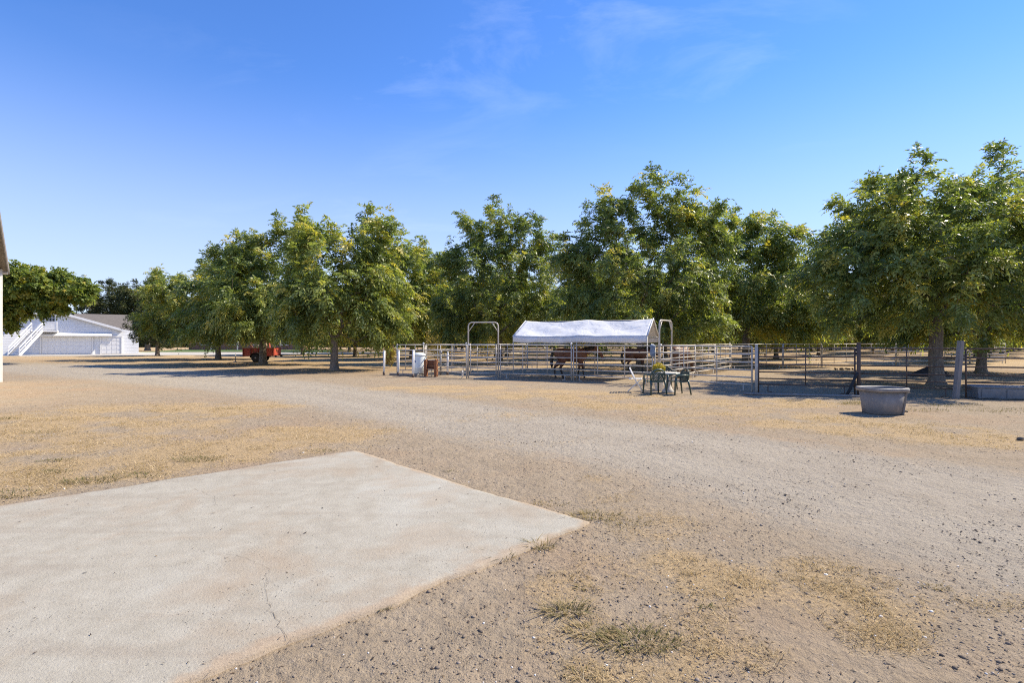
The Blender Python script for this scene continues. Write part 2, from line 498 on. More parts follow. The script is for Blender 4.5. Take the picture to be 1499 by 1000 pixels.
M['trough'] = plain('bluegrey_trough', (0.20, 0.225, 0.25), (0.16, 0.18, 0.20), 0.5, 4.0, dirt=(0.35, 0.32, 0.28), dirt_amt=0.35)
M['water'] = plain('trough_water', (0.02, 0.03, 0.035), (0.03, 0.04, 0.04), 0.06, 2.0)
M['tank'] = plain('white_poly_tank', (0.70, 0.75, 0.73), (0.66, 0.71, 0.69), 0.35, 2.0, dirt=(0.5, 0.48, 0.42), dirt_amt=0.2)
M['blue'] = plain('blue_label', (0.07, 0.14, 0.36), (0.09, 0.17, 0.4), 0.5)
M['bag'] = plain('blue_hay_bag', (0.10, 0.15, 0.22), (0.30, 0.35, 0.40), 0.8, 14.0)
M['brown_wood'] = wood_mat('brown_stained_wood', (0.30, 0.125, 0.052), (0.17, 0.068, 0.032))
M['grey_wood'] = wood_mat('grey_weathered_wood', (0.30, 0.275, 0.25), (0.19, 0.17, 0.155))
M['red'] = plain('faded_red_paint', (0.52, 0.085, 0.045), (0.40, 0.06, 0.035), 0.55, 3.0, dirt=(0.5, 0.22, 0.14), dirt_amt=0.5)
M['red_dark'] = plain('dark_red_steel', (0.26, 0.045, 0.03), (0.2, 0.04, 0.03), 0.6, 4.0)
M['rubber'] = plain('black_rubber', (0.022, 0.022, 0.022), (0.03, 0.03, 0.03), 0.8, 8.0)
M['rim'] = plain('grey_wheel_rim', (0.55, 0.55, 0.54), (0.42, 0.42, 0.42), 0.4, 6.0, dirt=(0.25, 0.2, 0.15))
M['steel'] = plain('dull_steel', (0.33, 0.33, 0.33), (0.24, 0.23, 0.22), 0.5, 6.0, 0.4)
M['chair_green'] = plain('dark_green_plastic', (0.030, 0.062, 0.048), (0.045, 0.078, 0.062), 0.38, 5.0, dirt=(0.14, 0.15, 0.13), dirt_amt=0.3)
M['table'] = plain('stone_table', (0.56, 0.53, 0.47), (0.46, 0.43, 0.38), 0.7, 9.0)
M['pot'] = plain('white_pot', (0.72, 0.70, 0.66), (0.62, 0.6, 0.56), 0.5)
M['bay'] = horse_mat('bay_coat', (0.20, 0.080, 0.040), (0.020, 0.015, 0.012))
M['chestnut'] = horse_mat('chestnut_coat', (0.17, 0.074, 0.040), (0.07, 0.035, 0.024))
M['hair'] = plain('black_horse_hair', (0.015, 0.012, 0.010), (0.028, 0.02, 0.015), 0.5, 12.0)
M['manure'] = plain('dark_compost', (0.020, 0.016, 0.013), (0.045, 0.035, 0.026), 0.95, 9.0, bump=1.0, bscale=22)
M['crack'] = plain('crack_soil', (0.12, 0.10, 0.08), (0.17, 0.145, 0.115), 0.95, 12.0)  # mottled dark brown of the slab cracks, shared with the small lump
M['junk'] = plain('tan_boards', (0.38, 0.28, 0.18), (0.28, 0.19, 0.12), 0.8, 4.0)

# ------------------------------------------------------------------ the ground
ROAD = [G(1750, 800), G(1300, 715), G(1000, 655), G(760, 622), G(560, 588), G(400, 565), G(260, 551), G(120, 540), G(0, 533), Vector((-60, 48, 0))]
ROAD_W = [2.6, 2.2, 2.0, 1.9, 2.0, 2.3, 3.0, 3.6, 4.0, 5.0]
def road_mask(x, y):
    best = np.zeros_like(x)
    for i in range(len(ROAD) - 1):
        a, b = ROAD[i], ROAD[i + 1]
        dx, dy = b.x - a.x, b.y - a.y
        t = np.clip(((x - a.x) * dx + (y - a.y) * dy) / (dx * dx + dy * dy), 0, 1)
        d = np.hypot(x - a.x - t * dx, y - a.y - t * dy)
        w = ROAD_W[i] * (1 - t) + ROAD_W[i + 1] * t
        best = np.maximum(best, np.clip(1.25 - d / w * 0.75, 0, 1))
    return best
def rut_mask(x, y):
    d = np.full_like(x, 1e9)
    for i in range(len(ROAD) - 1):
        a, b = ROAD[i], ROAD[i + 1]
        dx, dy = b.x - a.x, b.y - a.y
        t = np.clip(((x - a.x) * dx + (y - a.y) * dy) / (dx * dx + dy * dy), 0, 1)
        d = np.minimum(d, np.hypot(x - a.x - t * dx, y - a.y - t * dy))
    w = 0.26 + .16 * fbm(x * .6 + 8, y * .6, 3)
    return np.clip(np.exp(-((d - .85) / w) ** 2), 0, 1) * np.clip(fbm(x * .45 + 3, y * .45 + 6, 3) * 2.2 - .4, 0, 1)
# dry grass patches: photo ground spots (px, py) with radii in metres across and deep
SPOTS = [(60, 640, 2.6, 3.2), (180, 610, 3.0, 2.6), (330, 600, 2.4, 1.8), (330, 660, 1.6, 1.0), (120, 690, 1.3, 1.0), (480, 630, 1.4, 1.2), (20, 700, 1.5, 1.2),
         (640, 568, 3.5, 1.6), (820, 578, 3.2, 1.8), (980, 592, 2.6, 1.6), (1120, 612, 2.4, 1.3), (1300, 628, 1.8, 1.0), (1420, 640, 1.4, 0.9), (1180, 590, 2.0, 1.0),
         (880, 715, .5, .5), (940, 770, .55, .5), (960, 830, .5, .4), (900, 930, .45, .32), (1040, 850, .45, .35), (1060, 930, .3, .3), (1280, 865, .5, .3),
         (1200, 840, .4, .3), (1250, 920, .35, .25), (1440, 875, .4, .25), (850, 860, .3, .25), (780, 640, .9, .7), (720, 610, 1.3, 1.0), (930, 985, .3, .2), (620, 720, .35, .4)]
SPW = [(G(a, b), c, d) for a, b, c, d in SPOTS]
def straw_mask(x, y):
    s = np.zeros_like(x)
    for p, rx, ry in SPW:
        s = np.maximum(s, np.clip(1.7 - 1.1 * np.hypot((x - p.x) / rx, (y - p.y) / ry), 0, 1))
    s = s * np.clip(2.2 * fbm(x * 1.3 + 5, y * 1.3, 4) - 0.35, 0, 1.1)
    base = np.clip((y - 23) / 14, 0, 1) * (0.45 + 0.75 * fbm(x * 0.12, y * 0.12, 3))
    s = np.maximum(s, base)
    s = s * (1 - 0.72 * road_mask(x, y))
    s = s + 0.22 * np.clip(fbm(x * 0.5 + 40, y * 0.5 + 3, 3) - 0.5, 0, 1) * 2
    return np.clip(s, 0, 1)

ORCHARD = [(16.75, 20.7, 5), (-10.5, 31, 5), (-18.8, 39.6, 6), (-28, 50, 7), (-1, 42, 6), (7.6, 31.3, 4.5), (17.4, 39, 6), (25.4, 28.4, 6), (-9.6, 50.5, 6), (-41, 41, 8)]
def litter_mask(x, y):
    m = np.zeros_like(x)
    for a, b, r in ORCHARD:
        m = np.maximum(m, np.clip(1.5 - np.hypot(x - a, y - b) / r, 0, 1))
    return np.maximum(m, np.clip((y - 44) / 10, 0, .8) * (x > -0.45 * y)) * (1 - .8 * road_mask(x, y))
def axis(lo, hi, step, far):
    a = list(np.arange(lo, hi + 1e-6, step))
    s = step; v = hi
    while v < far:
        s *= 1.28; v += s; a.append(v)
    s = step; v = lo
    while v > -far:
        s *= 1.28; v -= s; a.insert(0, v)
    return np.array(a)
gx = axis(-26, 24, 0.22, 2500); gy = axis(1.5, 38, 0.2, 2500)
X, Y = np.meshgrid(gx, gy)
Z = (fbm(X * 0.7, Y * 0.7, 4) - 0.5) * 0.035
Z = Z * np.clip((60 - np.hypot(X, Y)) / 30, 0, 1) - 0.004
# faint wheel ruts along the road
rm = road_mask(X, Y)
Z = Z - 0.012 * np.clip(1 - np.abs(rm - 0.8) / 0.15, 0, 1) * np.clip((40 - Y) / 20, 0, 1)
nx_, ny_ = len(gx), len(gy)
ii = (np.arange(ny_ - 1)[:, None] * nx_ + np.arange(nx_ - 1)[None, :]).ravel()
F = np.stack([ii, ii + 1, ii + nx_ + 1, ii + nx_], 1)
V = np.stack([X.ravel(), Y.ravel(), Z.ravel()], 1)
me = npmesh('ground', V, F, M['ground'], {'road': rm.ravel(), 'straw': straw_mask(X, Y).ravel(), 'litter': litter_mask(X, Y).ravel(), 'rut': rut_mask(X, Y).ravel()}, smooth=True)
g = link_mesh('ground', me, M['ground']); tag(g, kind='structure')
GX0 = gx; GY0 = gy
def ground_z(x, y):
    z = (fbm(np.asarray(x) * 0.7, np.asarray(y) * 0.7, 4) - 0.5) * 0.035
    return z * np.clip((60 - np.hypot(x, y)) / 30, 0, 1) - 0.004

# ------------------------------------------------------------------ concrete slab
SH = 0.022
A_, B_ = G(520, 657, SH), G(868, 762, SH)
C_, D_ = G(0, 738, SH), G(268, 1000, SH)
dA = (C_ - A_).normalized(); dB = (D_ - B_).normalized()
corners = [A_, B_, B_ + dB * 7.5, A_ + dA * 9.5]
NU, NV = 78, 160
uu, vv_ = np.meshgrid(np.linspace(0, 1, NU), np.linspace(0, 1, NV))
def cxy(c): return np.array([c.x, c.y])
PQ = ((1 - uu) * (1 - vv_))[..., None] * cxy(corners[0]) + (uu * (1 - vv_))[..., None] * cxy(corners[1]) + (uu * vv_)[..., None] * cxy(corners[2]) + ((1 - uu) * vv_)[..., None] * cxy(corners[3])
LU = (corners[1] - corners[0]).length; LV = (corners[3] - corners[0]).length
du = np.minimum(uu, 1 - uu) * LU; dv_ = vv_ * LV
wob = (fbm(PQ[..., 0] * 1.3, PQ[..., 1] * 1.3, 5) - .5) * 0.16 + (fbm(PQ[..., 0] * 9, PQ[..., 1] * 9, 3) - .5) * 0.035
eu = np.array([(corners[1] - corners[0]).x, (corners[1] - corners[0]).y]); eu /= np.linalg.norm(eu)
ev = np.array([dA.x, dA.y])
f_u = np.clip(1 - du / .5, 0, 1) * np.sign(uu - .5); f_v = np.clip(1 - dv_ / .5, 0, 1)
PQ = PQ + (wob * f_u)[..., None] * eu - (wob * f_v - 0.06 * np.sin(np.pi * uu) * f_v)[..., None] * ev
# the far corner is rounded off
rc_ = np.clip(1 - np.hypot(uu * LU, vv_ * LV) / .35, 0, 1)
PQ = PQ + (rc_ * .03)[..., None] * (eu + ev)
dist = np.minimum(du, dv_)
zt = SH + (fbm(PQ[..., 0] * .8, PQ[..., 1] * .8, 3) - .5) * .004 - .007 * np.clip(1 - dist / .05, 0, 1)
Vs = np.concatenate([np.stack([PQ[..., 0], PQ[..., 1], zt], -1).reshape(-1, 3)])
qi = (np.arange(NV - 1)[:, None] * NU + np.arange(NU - 1)[None, :]).ravel()
Fs = np.stack([qi, qi + NU, qi + NU + 1, qi + 1], 1)
border = list(range(NU)) + [NU * k + NU - 1 for k in range(1, NV)] + [NU * (NV - 1) + k for k in range(NU - 2, -1, -1)] + [NU * k for k in range(NV - 2, 0, -1)]
nb0 = len(Vs); low = Vs[border].copy(); low[:, 2] = -.08
Vs = np.concatenate([Vs, low])
m_ = len(border)
Fs = np.concatenate([Fs, np.array([(border[k], border[(k + 1) % m_], nb0 + (k + 1) % m_, nb0 + k) for k in range(m_)])])
edge = np.concatenate([dist.ravel(), np.zeros(m_)])
slab = link_mesh('concrete_slab', npmesh('concrete_slab', Vs, Fs, M['concrete'], {'edge': edge}), None)
bm_ = bmesh.new(); bm_.from_mesh(slab.data); bmesh.ops.recalc_face_normals(bm_, faces=bm_.faces); bm_.to_mesh(slab.data); bm_.free()
tag(slab, kind='structure')
def crack(pts, w):
    rr = random.Random(len(pts))
    P = []
    for i in range(len(pts) - 1):
        a, b = G(*pts[i], SH), G(*pts[i + 1], SH)
        m = max(int((b - a).length / 0.035), 2)
        for k in range(m):
            p = a.lerp(b, k / m)
            P.append(p + Vector((rr.uniform(-.018, .018), rr.uniform(-.018, .018), 0)))
    vs = []; fs = []
    for i, p in enumerate(P):
        ww = w * rr.uniform(0.3, 1.1)
        vs += [(p.x - ww, p.y - ww * .3, SH + .0045), (p.x + ww, p.y + ww * .3, SH + .0045)]
        if i: fs.append((2 * i - 2, 2 * i - 1, 2 * i + 1, 2 * i))
    MB().add(vs, fs).build('crack', M['crack'], slab)
crack([(390, 884), (396, 898), (410, 910), (412, 922), (424, 938)], 0.0018)
crack([(298, 812), (345, 812), (372, 822), (392, 833), (390, 858), (392, 884)], 0.0011)
crack([(285, 715), (312, 727), (318, 742)], 0.0011)

# driveway and lawn far left
def sheet(name, pts, z, mat):
    o = MB().add([(p.x, p.y, z) for p in pts], [tuple(range(len(pts)))]).build(name, mat)
    return tag(o, kind='structure')
sheet('driveway', [Vector((-75, 58.5, 0)), Vector((-52, 61, 0)), Vector((-27, 69.5, 0)), Vector((-10, 76, 0)), Vector((-12, 84, 0)), Vector((-32, 82, 0)), Vector((-58, 83, 0)), Vector((-80, 76, 0))], 0.012, M['driveway'])
sheet('lawn', [Vector((-60, 84, 0)), Vector((-30, 84, 0)), Vector((-30, 104, 0)), Vector((-66, 104, 0))], 0.01, M['lawn'])

# ------------------------------------------------------------------ trees
def grow(seed, lobes, ntips, th, tr, leaflets=9, leaf_len=(0.42, 0.68), lw=0.082, ll=0.225, per_tip=24, lean=(0, 0), tint0=0.42, zmin=1.9, droop=0.55):
    """a tree grown from trunk to tips spread over the lobes (x,y,z,rx,ry,rz,weight); returns wood MB and leaf arrays"""
    rg = np.random.RandomState(seed)
    topp = np.array([lean[0], lean[1], th])
    nodes = [np.zeros(3), np.array([lean[0] * .4 + rg.uniform(-.04, .04), lean[1] * .4, th * 0.5]), topp]
    parent = [-1, 0, 1]
    plen = [0, th * .5, th]
    W = np.array([l[6] for l in lobes], float); W /= W.sum()
    T = []; core = []
    while len(T) < ntips:
        l = lobes[rg.choice(len(lobes), p=W)]
        d = rg.normal(size=3); d /= np.linalg.norm(d)
        u = rg.rand() ** 0.42
        lump = 0.84 + 0.34 * (vnoise(d[0] * 2.2 + seed * 3.1 + 50, d[1] * 2.2 + d[2] * 2.9 + 50 + seed))
        p = np.array(l[:3]) + d * np.array(l[3:6]) * u * lump
        if p[2] < zmin + rg.uniform(0, .7): continue
        rad = math.hypot(p[0], p[1])
        if rad < 1.2 and p[2] < th + 1.0: continue
        T.append(p)
    T = np.array(T)
    T = T[np.argsort(np.linalg.norm((T - topp) * np.array([1, 1, 0.9]), axis=1))]
    tips = []
    N = np.array(nodes); PL = np.array(plen)
    for p in T:
        d = np.linalg.norm(N - p, axis=1)
        cost = d + 0.32 * PL + np.where(N[:, 2] > p[2] + 0.6, (N[:, 2] - p[2]) * 0.25, 0)
        cost[:2] = 1e9
        j = int(np.argmin(cost)); a = N[j]; L = d[j]
        m = max(int(L / 0.55), 2)
        pj = parent[j]
        pd = (a - N[pj]) if pj >= 0 else np.array([0, 0, 1.])
        pd = pd / (np.linalg.norm(pd) + 1e-9)
        ctrl = a + pd * L * 0.35 + np.array([0, 0, 0.16 * L]) + rg.normal(size=3) * 0.07 * L
        prev = j; new = []
        for k in range(1, m + 1):
            t = k / m
            q = (1 - t) ** 2 * a + 2 * t * (1 - t) * ctrl + t * t * p
            if k < m: q = q + rg.normal(size=3) * 0.035
            new.append(q)
            parent.append(prev); prev = len(parent) - 1
        base = len(N)
        N = np.vstack([N, np.array(new)])
        pl = PL[j]; add = []
        last = a
        for q in new:
            pl += np.linalg.norm(q - last); last = q; add.append(pl)
        PL = np.concatenate([PL, add])
        tips.append(len(N) - 1)
    n = len(N)
    cnt = np.zeros(n); cnt[tips] += 1
    for i in range(n - 1, 0, -1):
        cnt[parent[i]] += cnt[i]
    cnt = np.maximum(cnt, 1)
    rad = 0.011 * cnt ** 0.5
    rad = rad * min(1.0, (tr * 0.62) / (0.011 * ntips ** 0.5)) if rad[2] > tr * .62 else rad
    rad[0] = tr * 1.25; rad[1] = tr; rad[2] = tr * 0.86
    wood = MB()
    # trunk as one smooth flared tube
    tp = [np.array([0, 0, -0.15]), np.array([0, 0, 0.0]), np.array([0, 0, .18]), np.array([lean[0] * .2, lean[1] * .2, .5]), N[1], (N[1] + N[2]) / 2, N[2], N[2] + np.array([0, 0, .25])]
    wood.tube(tp, [tr * 1.75, tr * 1.6, tr * 1.22, tr * 1.06, tr, tr * .95, tr * .93, tr * .6], 12)
    for i in range(3, n):
        a = N[parent[i]]; b = N[i]
        ra = min(rad[parent[i]], rad[i] * 1.35) if parent[i] > 2 else rad[i] * 1.25
        wood.tube([a, b], [ra, rad[i]], 6 if rad[i] > .03 else 3, cap=False)
    # leaves
    tips = np.array(tips); par = np.array(parent)
    tp = N[tips]; pp = N[par[tips]]; gp = N[par[par[tips]]]
    nl = len(tips) * per_tip
    ti = np.repeat(np.arange(len(tips)), per_tip)
    s = rg.rand(nl) ** 0.75
    P0 = np.where((s < .5)[:, None], gp[ti] + (pp[ti] - gp[ti]) * (s * 2)[:, None], pp[ti] + (tp[ti] - pp[ti]) * (s * 2 - 1)[:, None])
    P0 = P0 + rg.normal(size=(nl, 3)) * np.array([.14, .14, .11])
    ax = tp - gp; ax /= np.linalg.norm(ax, axis=1)[:, None] + 1e-9
    D = rg.normal(size=(nl, 3)); D /= np.linalg.norm(D, axis=1)[:, None]
    cen = np.array([0, 0, th + 1.5])
    outw = tp - cen; outw /= np.linalg.norm(outw, axis=1)[:, None] + 1e-9
    D = D * 0.9 + ax[ti] * 0.55 + outw[ti] * 0.4 + np.array([0, 0, 0.10])
    D /= np.linalg.norm(D, axis=1)[:, None]
    Ls = rg.uniform(leaf_len[0], leaf_len[1], nl)
    hang = rg.uniform(0.6, 1.3, nl) * droop * np.clip(1.25 - (P0[:, 2] / max(l_[2] + l_[5] for l_ in lobes)) * 0.55, .45, 1.2)
    tint_tip = np.clip(rg.normal(tint0 + .04, 0.17, len(tips)) + (rg.rand(len(tips)) < .06) * rg.uniform(.15, .4, len(tips)), 0, 1)
    tint = np.clip(tint_tip[ti] + rg.normal(0, 0.16, nl) + (rg.rand(nl) < .025) * .35, 0, 1)
    k = leaflets
    pairs = (k - 1) // 2
    u = np.concatenate([np.repeat((np.arange(pairs) + 1.2) / (pairs + 1.2), 2), [1.0]])[None, :]
    side = np.concatenate([np.tile([1.0, -1.0], pairs), [0.0]])[None, :]
    Z0 = np.array([0, 0, -1.0])
    base = P0[:, None, :] + (D[:, None, :] * u[..., None] + Z0 * (hang[:, None] * u ** 2)[..., None]) * Ls[:, None, None]
    tan = D[:, None, :] + Z0 * (2 * hang[:, None] * u)[..., None]
    tan = tan / np.linalg.norm(tan, axis=2)[..., None]
    up = rg.normal(size=(nl, 3)) * .35 + np.array([0, 0, 1.0])
    sd = np.cross(D, up); sd /= np.linalg.norm(sd, axis=1)[:, None] + 1e-9
    ld = sd[:, None, :] * side[..., None] * 0.85 + tan * 0.6 + Z0 * 0.28 + rg.normal(size=(nl, k, 3)) * 0.16
    ld = ld / np.linalg.norm(ld, axis=2)[..., None]
    nn = np.cross(ld, np.cross(tan, sd[:, None, :]) + rg.normal(size=(nl, k, 3)) * .5)
    nn = nn / (np.linalg.norm(nn, axis=2)[..., None] + 1e-9)
    l1 = ll * rg.uniform(.75, 1.2, (nl, k, 1)); w1 = lw * rg.uniform(.8, 1.2, (nl, k, 1))
    q0 = base; q2 = base + ld * l1
    mid = base + ld * l1 * 0.45 + Z0 * (-0.01)
    q1 = mid + nn * w1 * .5; q3 = mid - nn * w1 * .5
    VV = np.stack([q0, q1, q2, q3], 2).reshape(-1, 3)
    FF = np.arange(len(VV), dtype=np.int32).reshape(-1, 4)
    TT = np.repeat(tint, k * 4)
    return wood, VV, FF, TT

TREES = {}
def tree_kind(key, leafmat, **kw):
    wood, VV, FF, TT = grow(**kw)
    wm = wood.mesh('trunk', smooth=True); wm.materials.append(M['bark'])
    cm = npmesh('crown', VV, FF, leafmat, {'tint': TT})
    TREES[key] = (wm, cm)
def place_tree(key, name, label, x, y, rz=0.0, s=1.0, group=None, sz=None):
    t = thing(name, label, 'tree', (x, y, -0.02), rz, group)
    t.scale = (s, s, sz or s)
    wm, cm = TREES[key]
    link_mesh('trunk', wm, None, t); link_mesh('crown', cm, None, t)
    return t

tree_kind('T9', M['leaf'], seed=9, th=2.3, tr=0.235, ntips=580, per_tip=21, leaf_len=(.34, .54), ll=.18, lw=.066, droop=.42, zmin=1.7, tint0=.45,
          lobes=[(0, 0, 5.0, 5.2, 4.8, 3.1, 5), (-3.2, -.5, 4.2, 2.4, 2.6, 2.2, 1.5), (-1.3, 0, 8.1, 1.2, 1.2, 1.3, .35), (3.4, 0, 6.7, 3.0, 3.0, 2.4, 2.0), (-2.2, 0, 6.4, 2.2, 2.2, 1.7, 1), (3.6, -1, 3.9, 2.6, 2.6, 2, 1.2)])
tree_kind('T3', M['leaf'], seed=3, th=1.7, tr=0.20, ntips=380, per_tip=17, zmin=.95, tint0=.48,
          lobes=[(0.5, 0, 4.6, 3.7, 3.6, 3.0, 4), (2.2, 0, 7.3, 1.5, 1.6, 2.1, .8), (-1.4, 0, 7.2, 1.5, 1.6, 2.2, .8), (2.6, 0, 3.4, 1.8, 2.2, 2.0, 1.2), (-1.8, 0, 3.4, 1.8, 2.2, 2.0, 1.0)])
tree_kind('T2', M['leaf'], seed=2, th=1.8, tr=0.24, ntips=560, per_tip=18, zmin=1.15, tint0=.5,
          lobes=[(0, 0, 5.2, 5.3, 4.8, 3.7, 5), (2.2, 0, 8.7, 2.2, 2.0, 2.1, .9), (-1.8, 0, 8.0, 2.2, 2.0, 1.9, .9), (3.6, -.5, 3.2, 2.3, 2.4, 2.0, 1.2), (-3.6, -.5, 3.2, 2.3, 2.4, 2.0, 1.2), (0, -3, 3.4, 3, 1.8, 1.8, 1)])
tree_kind('T1', M['leaf'], seed=11, th=1.8, tr=0.22, ntips=520, per_tip=18, zmin=1.2, tint0=.55,
          lobes=[(-.6, 0, 5.0, 5.6, 4.8, 3.5, 5), (-4.8, 0, 6.6, 1.8, 1.8, 1.7, .6), (1.4, 0, 8.2, 2.8, 2.4, 2.0, 1), (-3.8, 0, 3.4, 2.6, 2.6, 2.0, 1.2), (3.4, 0, 3.3, 2.6, 2.6, 2.0, 1.2)])
tree_kind('T5', M['leaf'], seed=5, th=2.1, tr=0.25, ntips=580, per_tip=17, zmin=1.3, tint0=.42,
          lobes=[(0, 0, 5.7, 5.2, 4.7, 4.4, 5), (-3.4, -.6, 3.6, 2.4, 2.6, 2.3, 1.1), (3.4, -.6, 3.6, 2.4, 2.6, 2.3, 1.1), (-1.3, 0, 10.6, 2.3, 2.2, 2.9, 1.0), (1.7, 0, 10.0, 2.2, 2.1, 2.7, 1.0), (-3.7, 0, 8.3, 1.8, 1.8, 1.8, .6), (3.7, 0, 8.8, 1.9, 1.8, 1.9, .7)])
tree_kind('T6', M['leaf'], seed=6, th=2.2, tr=0.25, ntips=620, per_tip=17, zmin=1.5, tint0=.45,
          lobes=[(0, 0, 5.8, 5.4, 4.8, 4.4, 5), (-3.6, -.6, 3.8, 2.4, 2.6, 2.3, 1.1), (3.6, -.6, 3.8, 2.4, 2.6, 2.3, 1.1), (1.1, 0, 10.9, 2.2, 2.0, 3.0, 1.1), (-2.3, 0, 9.7, 2.0, 1.9, 2.6, .9), (3.6, 0, 9.9, 1.9, 1.8, 2.7, .9), (-4.2, 0, 7.4, 1.7, 1.7, 2.0, .6), (5.2, 0, 8.0, 1.4, 1.5, 2.0, .5)])
tree_kind('maple', M['maple'], seed=21, th=2.4, tr=0.3, ntips=520, per_tip=26, leaflets=5, leaf_len=(.22, .36), ll=.20, lw=.15, zmin=2.4, tint0=.5, droop=.4,
          lobes=[(-.5, 0, 5.0, 3.9, 4.4, 3.2, 3), (4.6, 0, 5.75, 3.2, 3.0, 1.5, 2.2), (7.6, -.3, 5.5, 1.3, 1.5, 1.2, .6), (2.5, 0, 6.6, 2.6, 2.6, 1.4, 1), (2.2, -.5, 4.1, 1.5, 1.6, 1.0, .35), (5.6, -.4, 4.3, 1.0, 1.1, .8, .2)])
tree_kind('oak', M['oak'], seed=31, th=1.9, tr=0.3, ntips=380, per_tip=30, leaflets=5, leaf_len=(.2, .35), ll=.15, lw=.11, zmin=1.0, tint0=.45, droop=.25,
          lobes=[(0, 0, 5.2, 4.6, 4.4, 4.0, 4), (2.5, 0, 6.6, 2.2, 2.2, 2.2, 1), (-2.4, 0, 6.2, 2.4, 2.2, 2.2, 1)])

place_tree('T9', 'walnut_tree', 'broad low spreading walnut tree with thick trunk standing behind the dark pipe fence', 16.75, 20.7)
place_tree('T3', 'walnut_tree', 'walnut tree with bare straight trunk nearest the white posts left of the pen', -10.5, 31.0, 0, 1.07)
place_tree('T2', 'walnut_tree', 'big rounded walnut tree whose dark trunk stands in front of the red trailer', -18.8, 39.6, 0, 1.05)
place_tree('T1', 'walnut_tree', 'leftmost yellowing orchard walnut with thin trunk left of the red trailer', -28.0, 50.0, 0, 1.06)
place_tree('T5', 'walnut_tree', 'tall walnut tree with two pointed tops behind the arched white gate', -1.0, 42.0)
place_tree('T6', 'walnut_tree', 'tallest walnut tree of the orchard, rising directly behind the white canopy', 7.64, 31.3, 0, .91)
place_tree('T2', 'walnut_tree', 'rounded walnut tree behind the pen between the canopy tree and the dark fence', 17.4, 39.0, 2.1, 1.14)
place_tree('T1', 'walnut_tree', 'walnut tree with pale trunk behind the leaning grey post at right', 25.4, 28.4, 2.6, 0.98)
place_tree('T3', 'walnut_tree', 'walnut tree with short crown behind the water tank and white posts', -9.6, 50.5, 1.2, 1.32)
place_tree('maple', 'broadleaf_tree', 'yellow-green broadleaf tree reaching over the garage stairs beside the barn corner', -41.0, 41.0)
place_tree('oak', 'oak_tree', 'dark rounded evergreen oak behind the roof of the garage', -74.0, 97.0, 0, 1.38)
place_tree('oak', 'oak_tree', 'dark evergreen oak rising above the right end of the garage roof', -66.0, 95.0, 1.5, 1.36)
place_tree('oak', 'oak_tree', 'low dark green tree covering the right corner of the white garage', -41.9, 62.0, 2.4, 0.72, sz=.68)
taken = [(16.75, 20.7), (-10.5, 31), (-18.8, 39.6), (-28, 50), (-1, 42), (8.3, 34.3), (17.4, 39), (25.4, 28.4), (-9.6, 50.5)]
rt = random.Random(12)
bk = ['T2', 'T1', 'T5', 'T6', 'T3']
nb = 0
for i in range(-6, 16):
    for j in range(-12, 16):
        x = 8.3 - 8.7 * i + 8.7 * j; y = 34.3 + 8.3 * i + 8.1 * j
        if y < 40 or y > 122 or abs(x) > y * 0.98 + 7: continue
        if x < -0.42 * y + (-4 if y < 62 else 1): continue
        x += rt.uniform(-.6, .6); y += rt.uniform(-.6, .6)
        if min(math.hypot(x - a, y - b) for a, b in taken) < 6.5: continue
        taken.append((x, y)); nb += 1
        key = rt.choice(['T2', 'T1', 'T2', 'T1', 'T3'] if y < 60 and x > 0 else bk)
        px_ = 749.5 + x / y * FPX
        where = next(w for lim, w in ((330, 'left of the red trailer'), (430, 'straight beyond the red trailer'), (560, 'between the red trailer and the white posts'), (640, 'beyond the water tank'), (735, 'beyond the arched gate'),
                                      (845, 'beyond the left half of the canopy'), (960, 'beyond the right half of the canopy'), (1100, 'beyond the pen divider'), (1180, 'beyond the left end of the dark fence'), (1255, 'left of the dark braced post'),
                                      (1330, 'beyond the grey tub'), (1400, 'beside the thick walnut trunk'), (1460, 'right of the leaning grey post'), (9999, 'at the right border')) if px_ < lim)
        band = 'nearest' if y < 58 else ('second' if y < 76 else ('third' if y < 96 else 'farthest'))
        place_tree(key, 'walnut_tree', 'back orchard walnut, %s row, %s' % (band, where), x, y, rt.uniform(0, 6.28), rt.uniform(.82, 1.0), 'orchard trees in the back rows')

# far wood closing the view beyond the orchard
rg = np.random.RandomState(5)
nq = 42000
fx = rg.uniform(-230, 260, nq); fy = 150 + rg.rand(nq) * 14 + 10 * vnoise(fx * .03 + 9, fx * 0)
hh = 5.5 + 6.5 * fbm(fx * 0.09 + 3, fx * 0 + 2, 3)
fz = hh * rg.rand(nq) ** 1.3
C = np.stack([fx, fy, fz], 1)
a = rg.normal(size=(nq, 3)); a /= np.linalg.norm(a, axis=1)[:, None]
b = np.cross(a, rg.normal(size=(nq, 3))); b /= np.linalg.norm(b, axis=1)[:, None]
sz = rg.uniform(.6, 1.3, (nq, 1))
VV = np.stack([C - a * sz, C + b * sz * .6, C + a * sz, C - b * sz * .6], 1).reshape(-1, 3)
wo = link_mesh('distant_wood', npmesh('distant_wood', VV, np.arange(nq * 4).reshape(-1, 4), M['oak'], {'tint': np.repeat(np.clip(rg.normal(.5, .2, nq), 0, 1), 4)}), None)
tag(wo, 'far dark band of trees closing the view beyond the orchard', 'wood', kind='stuff')

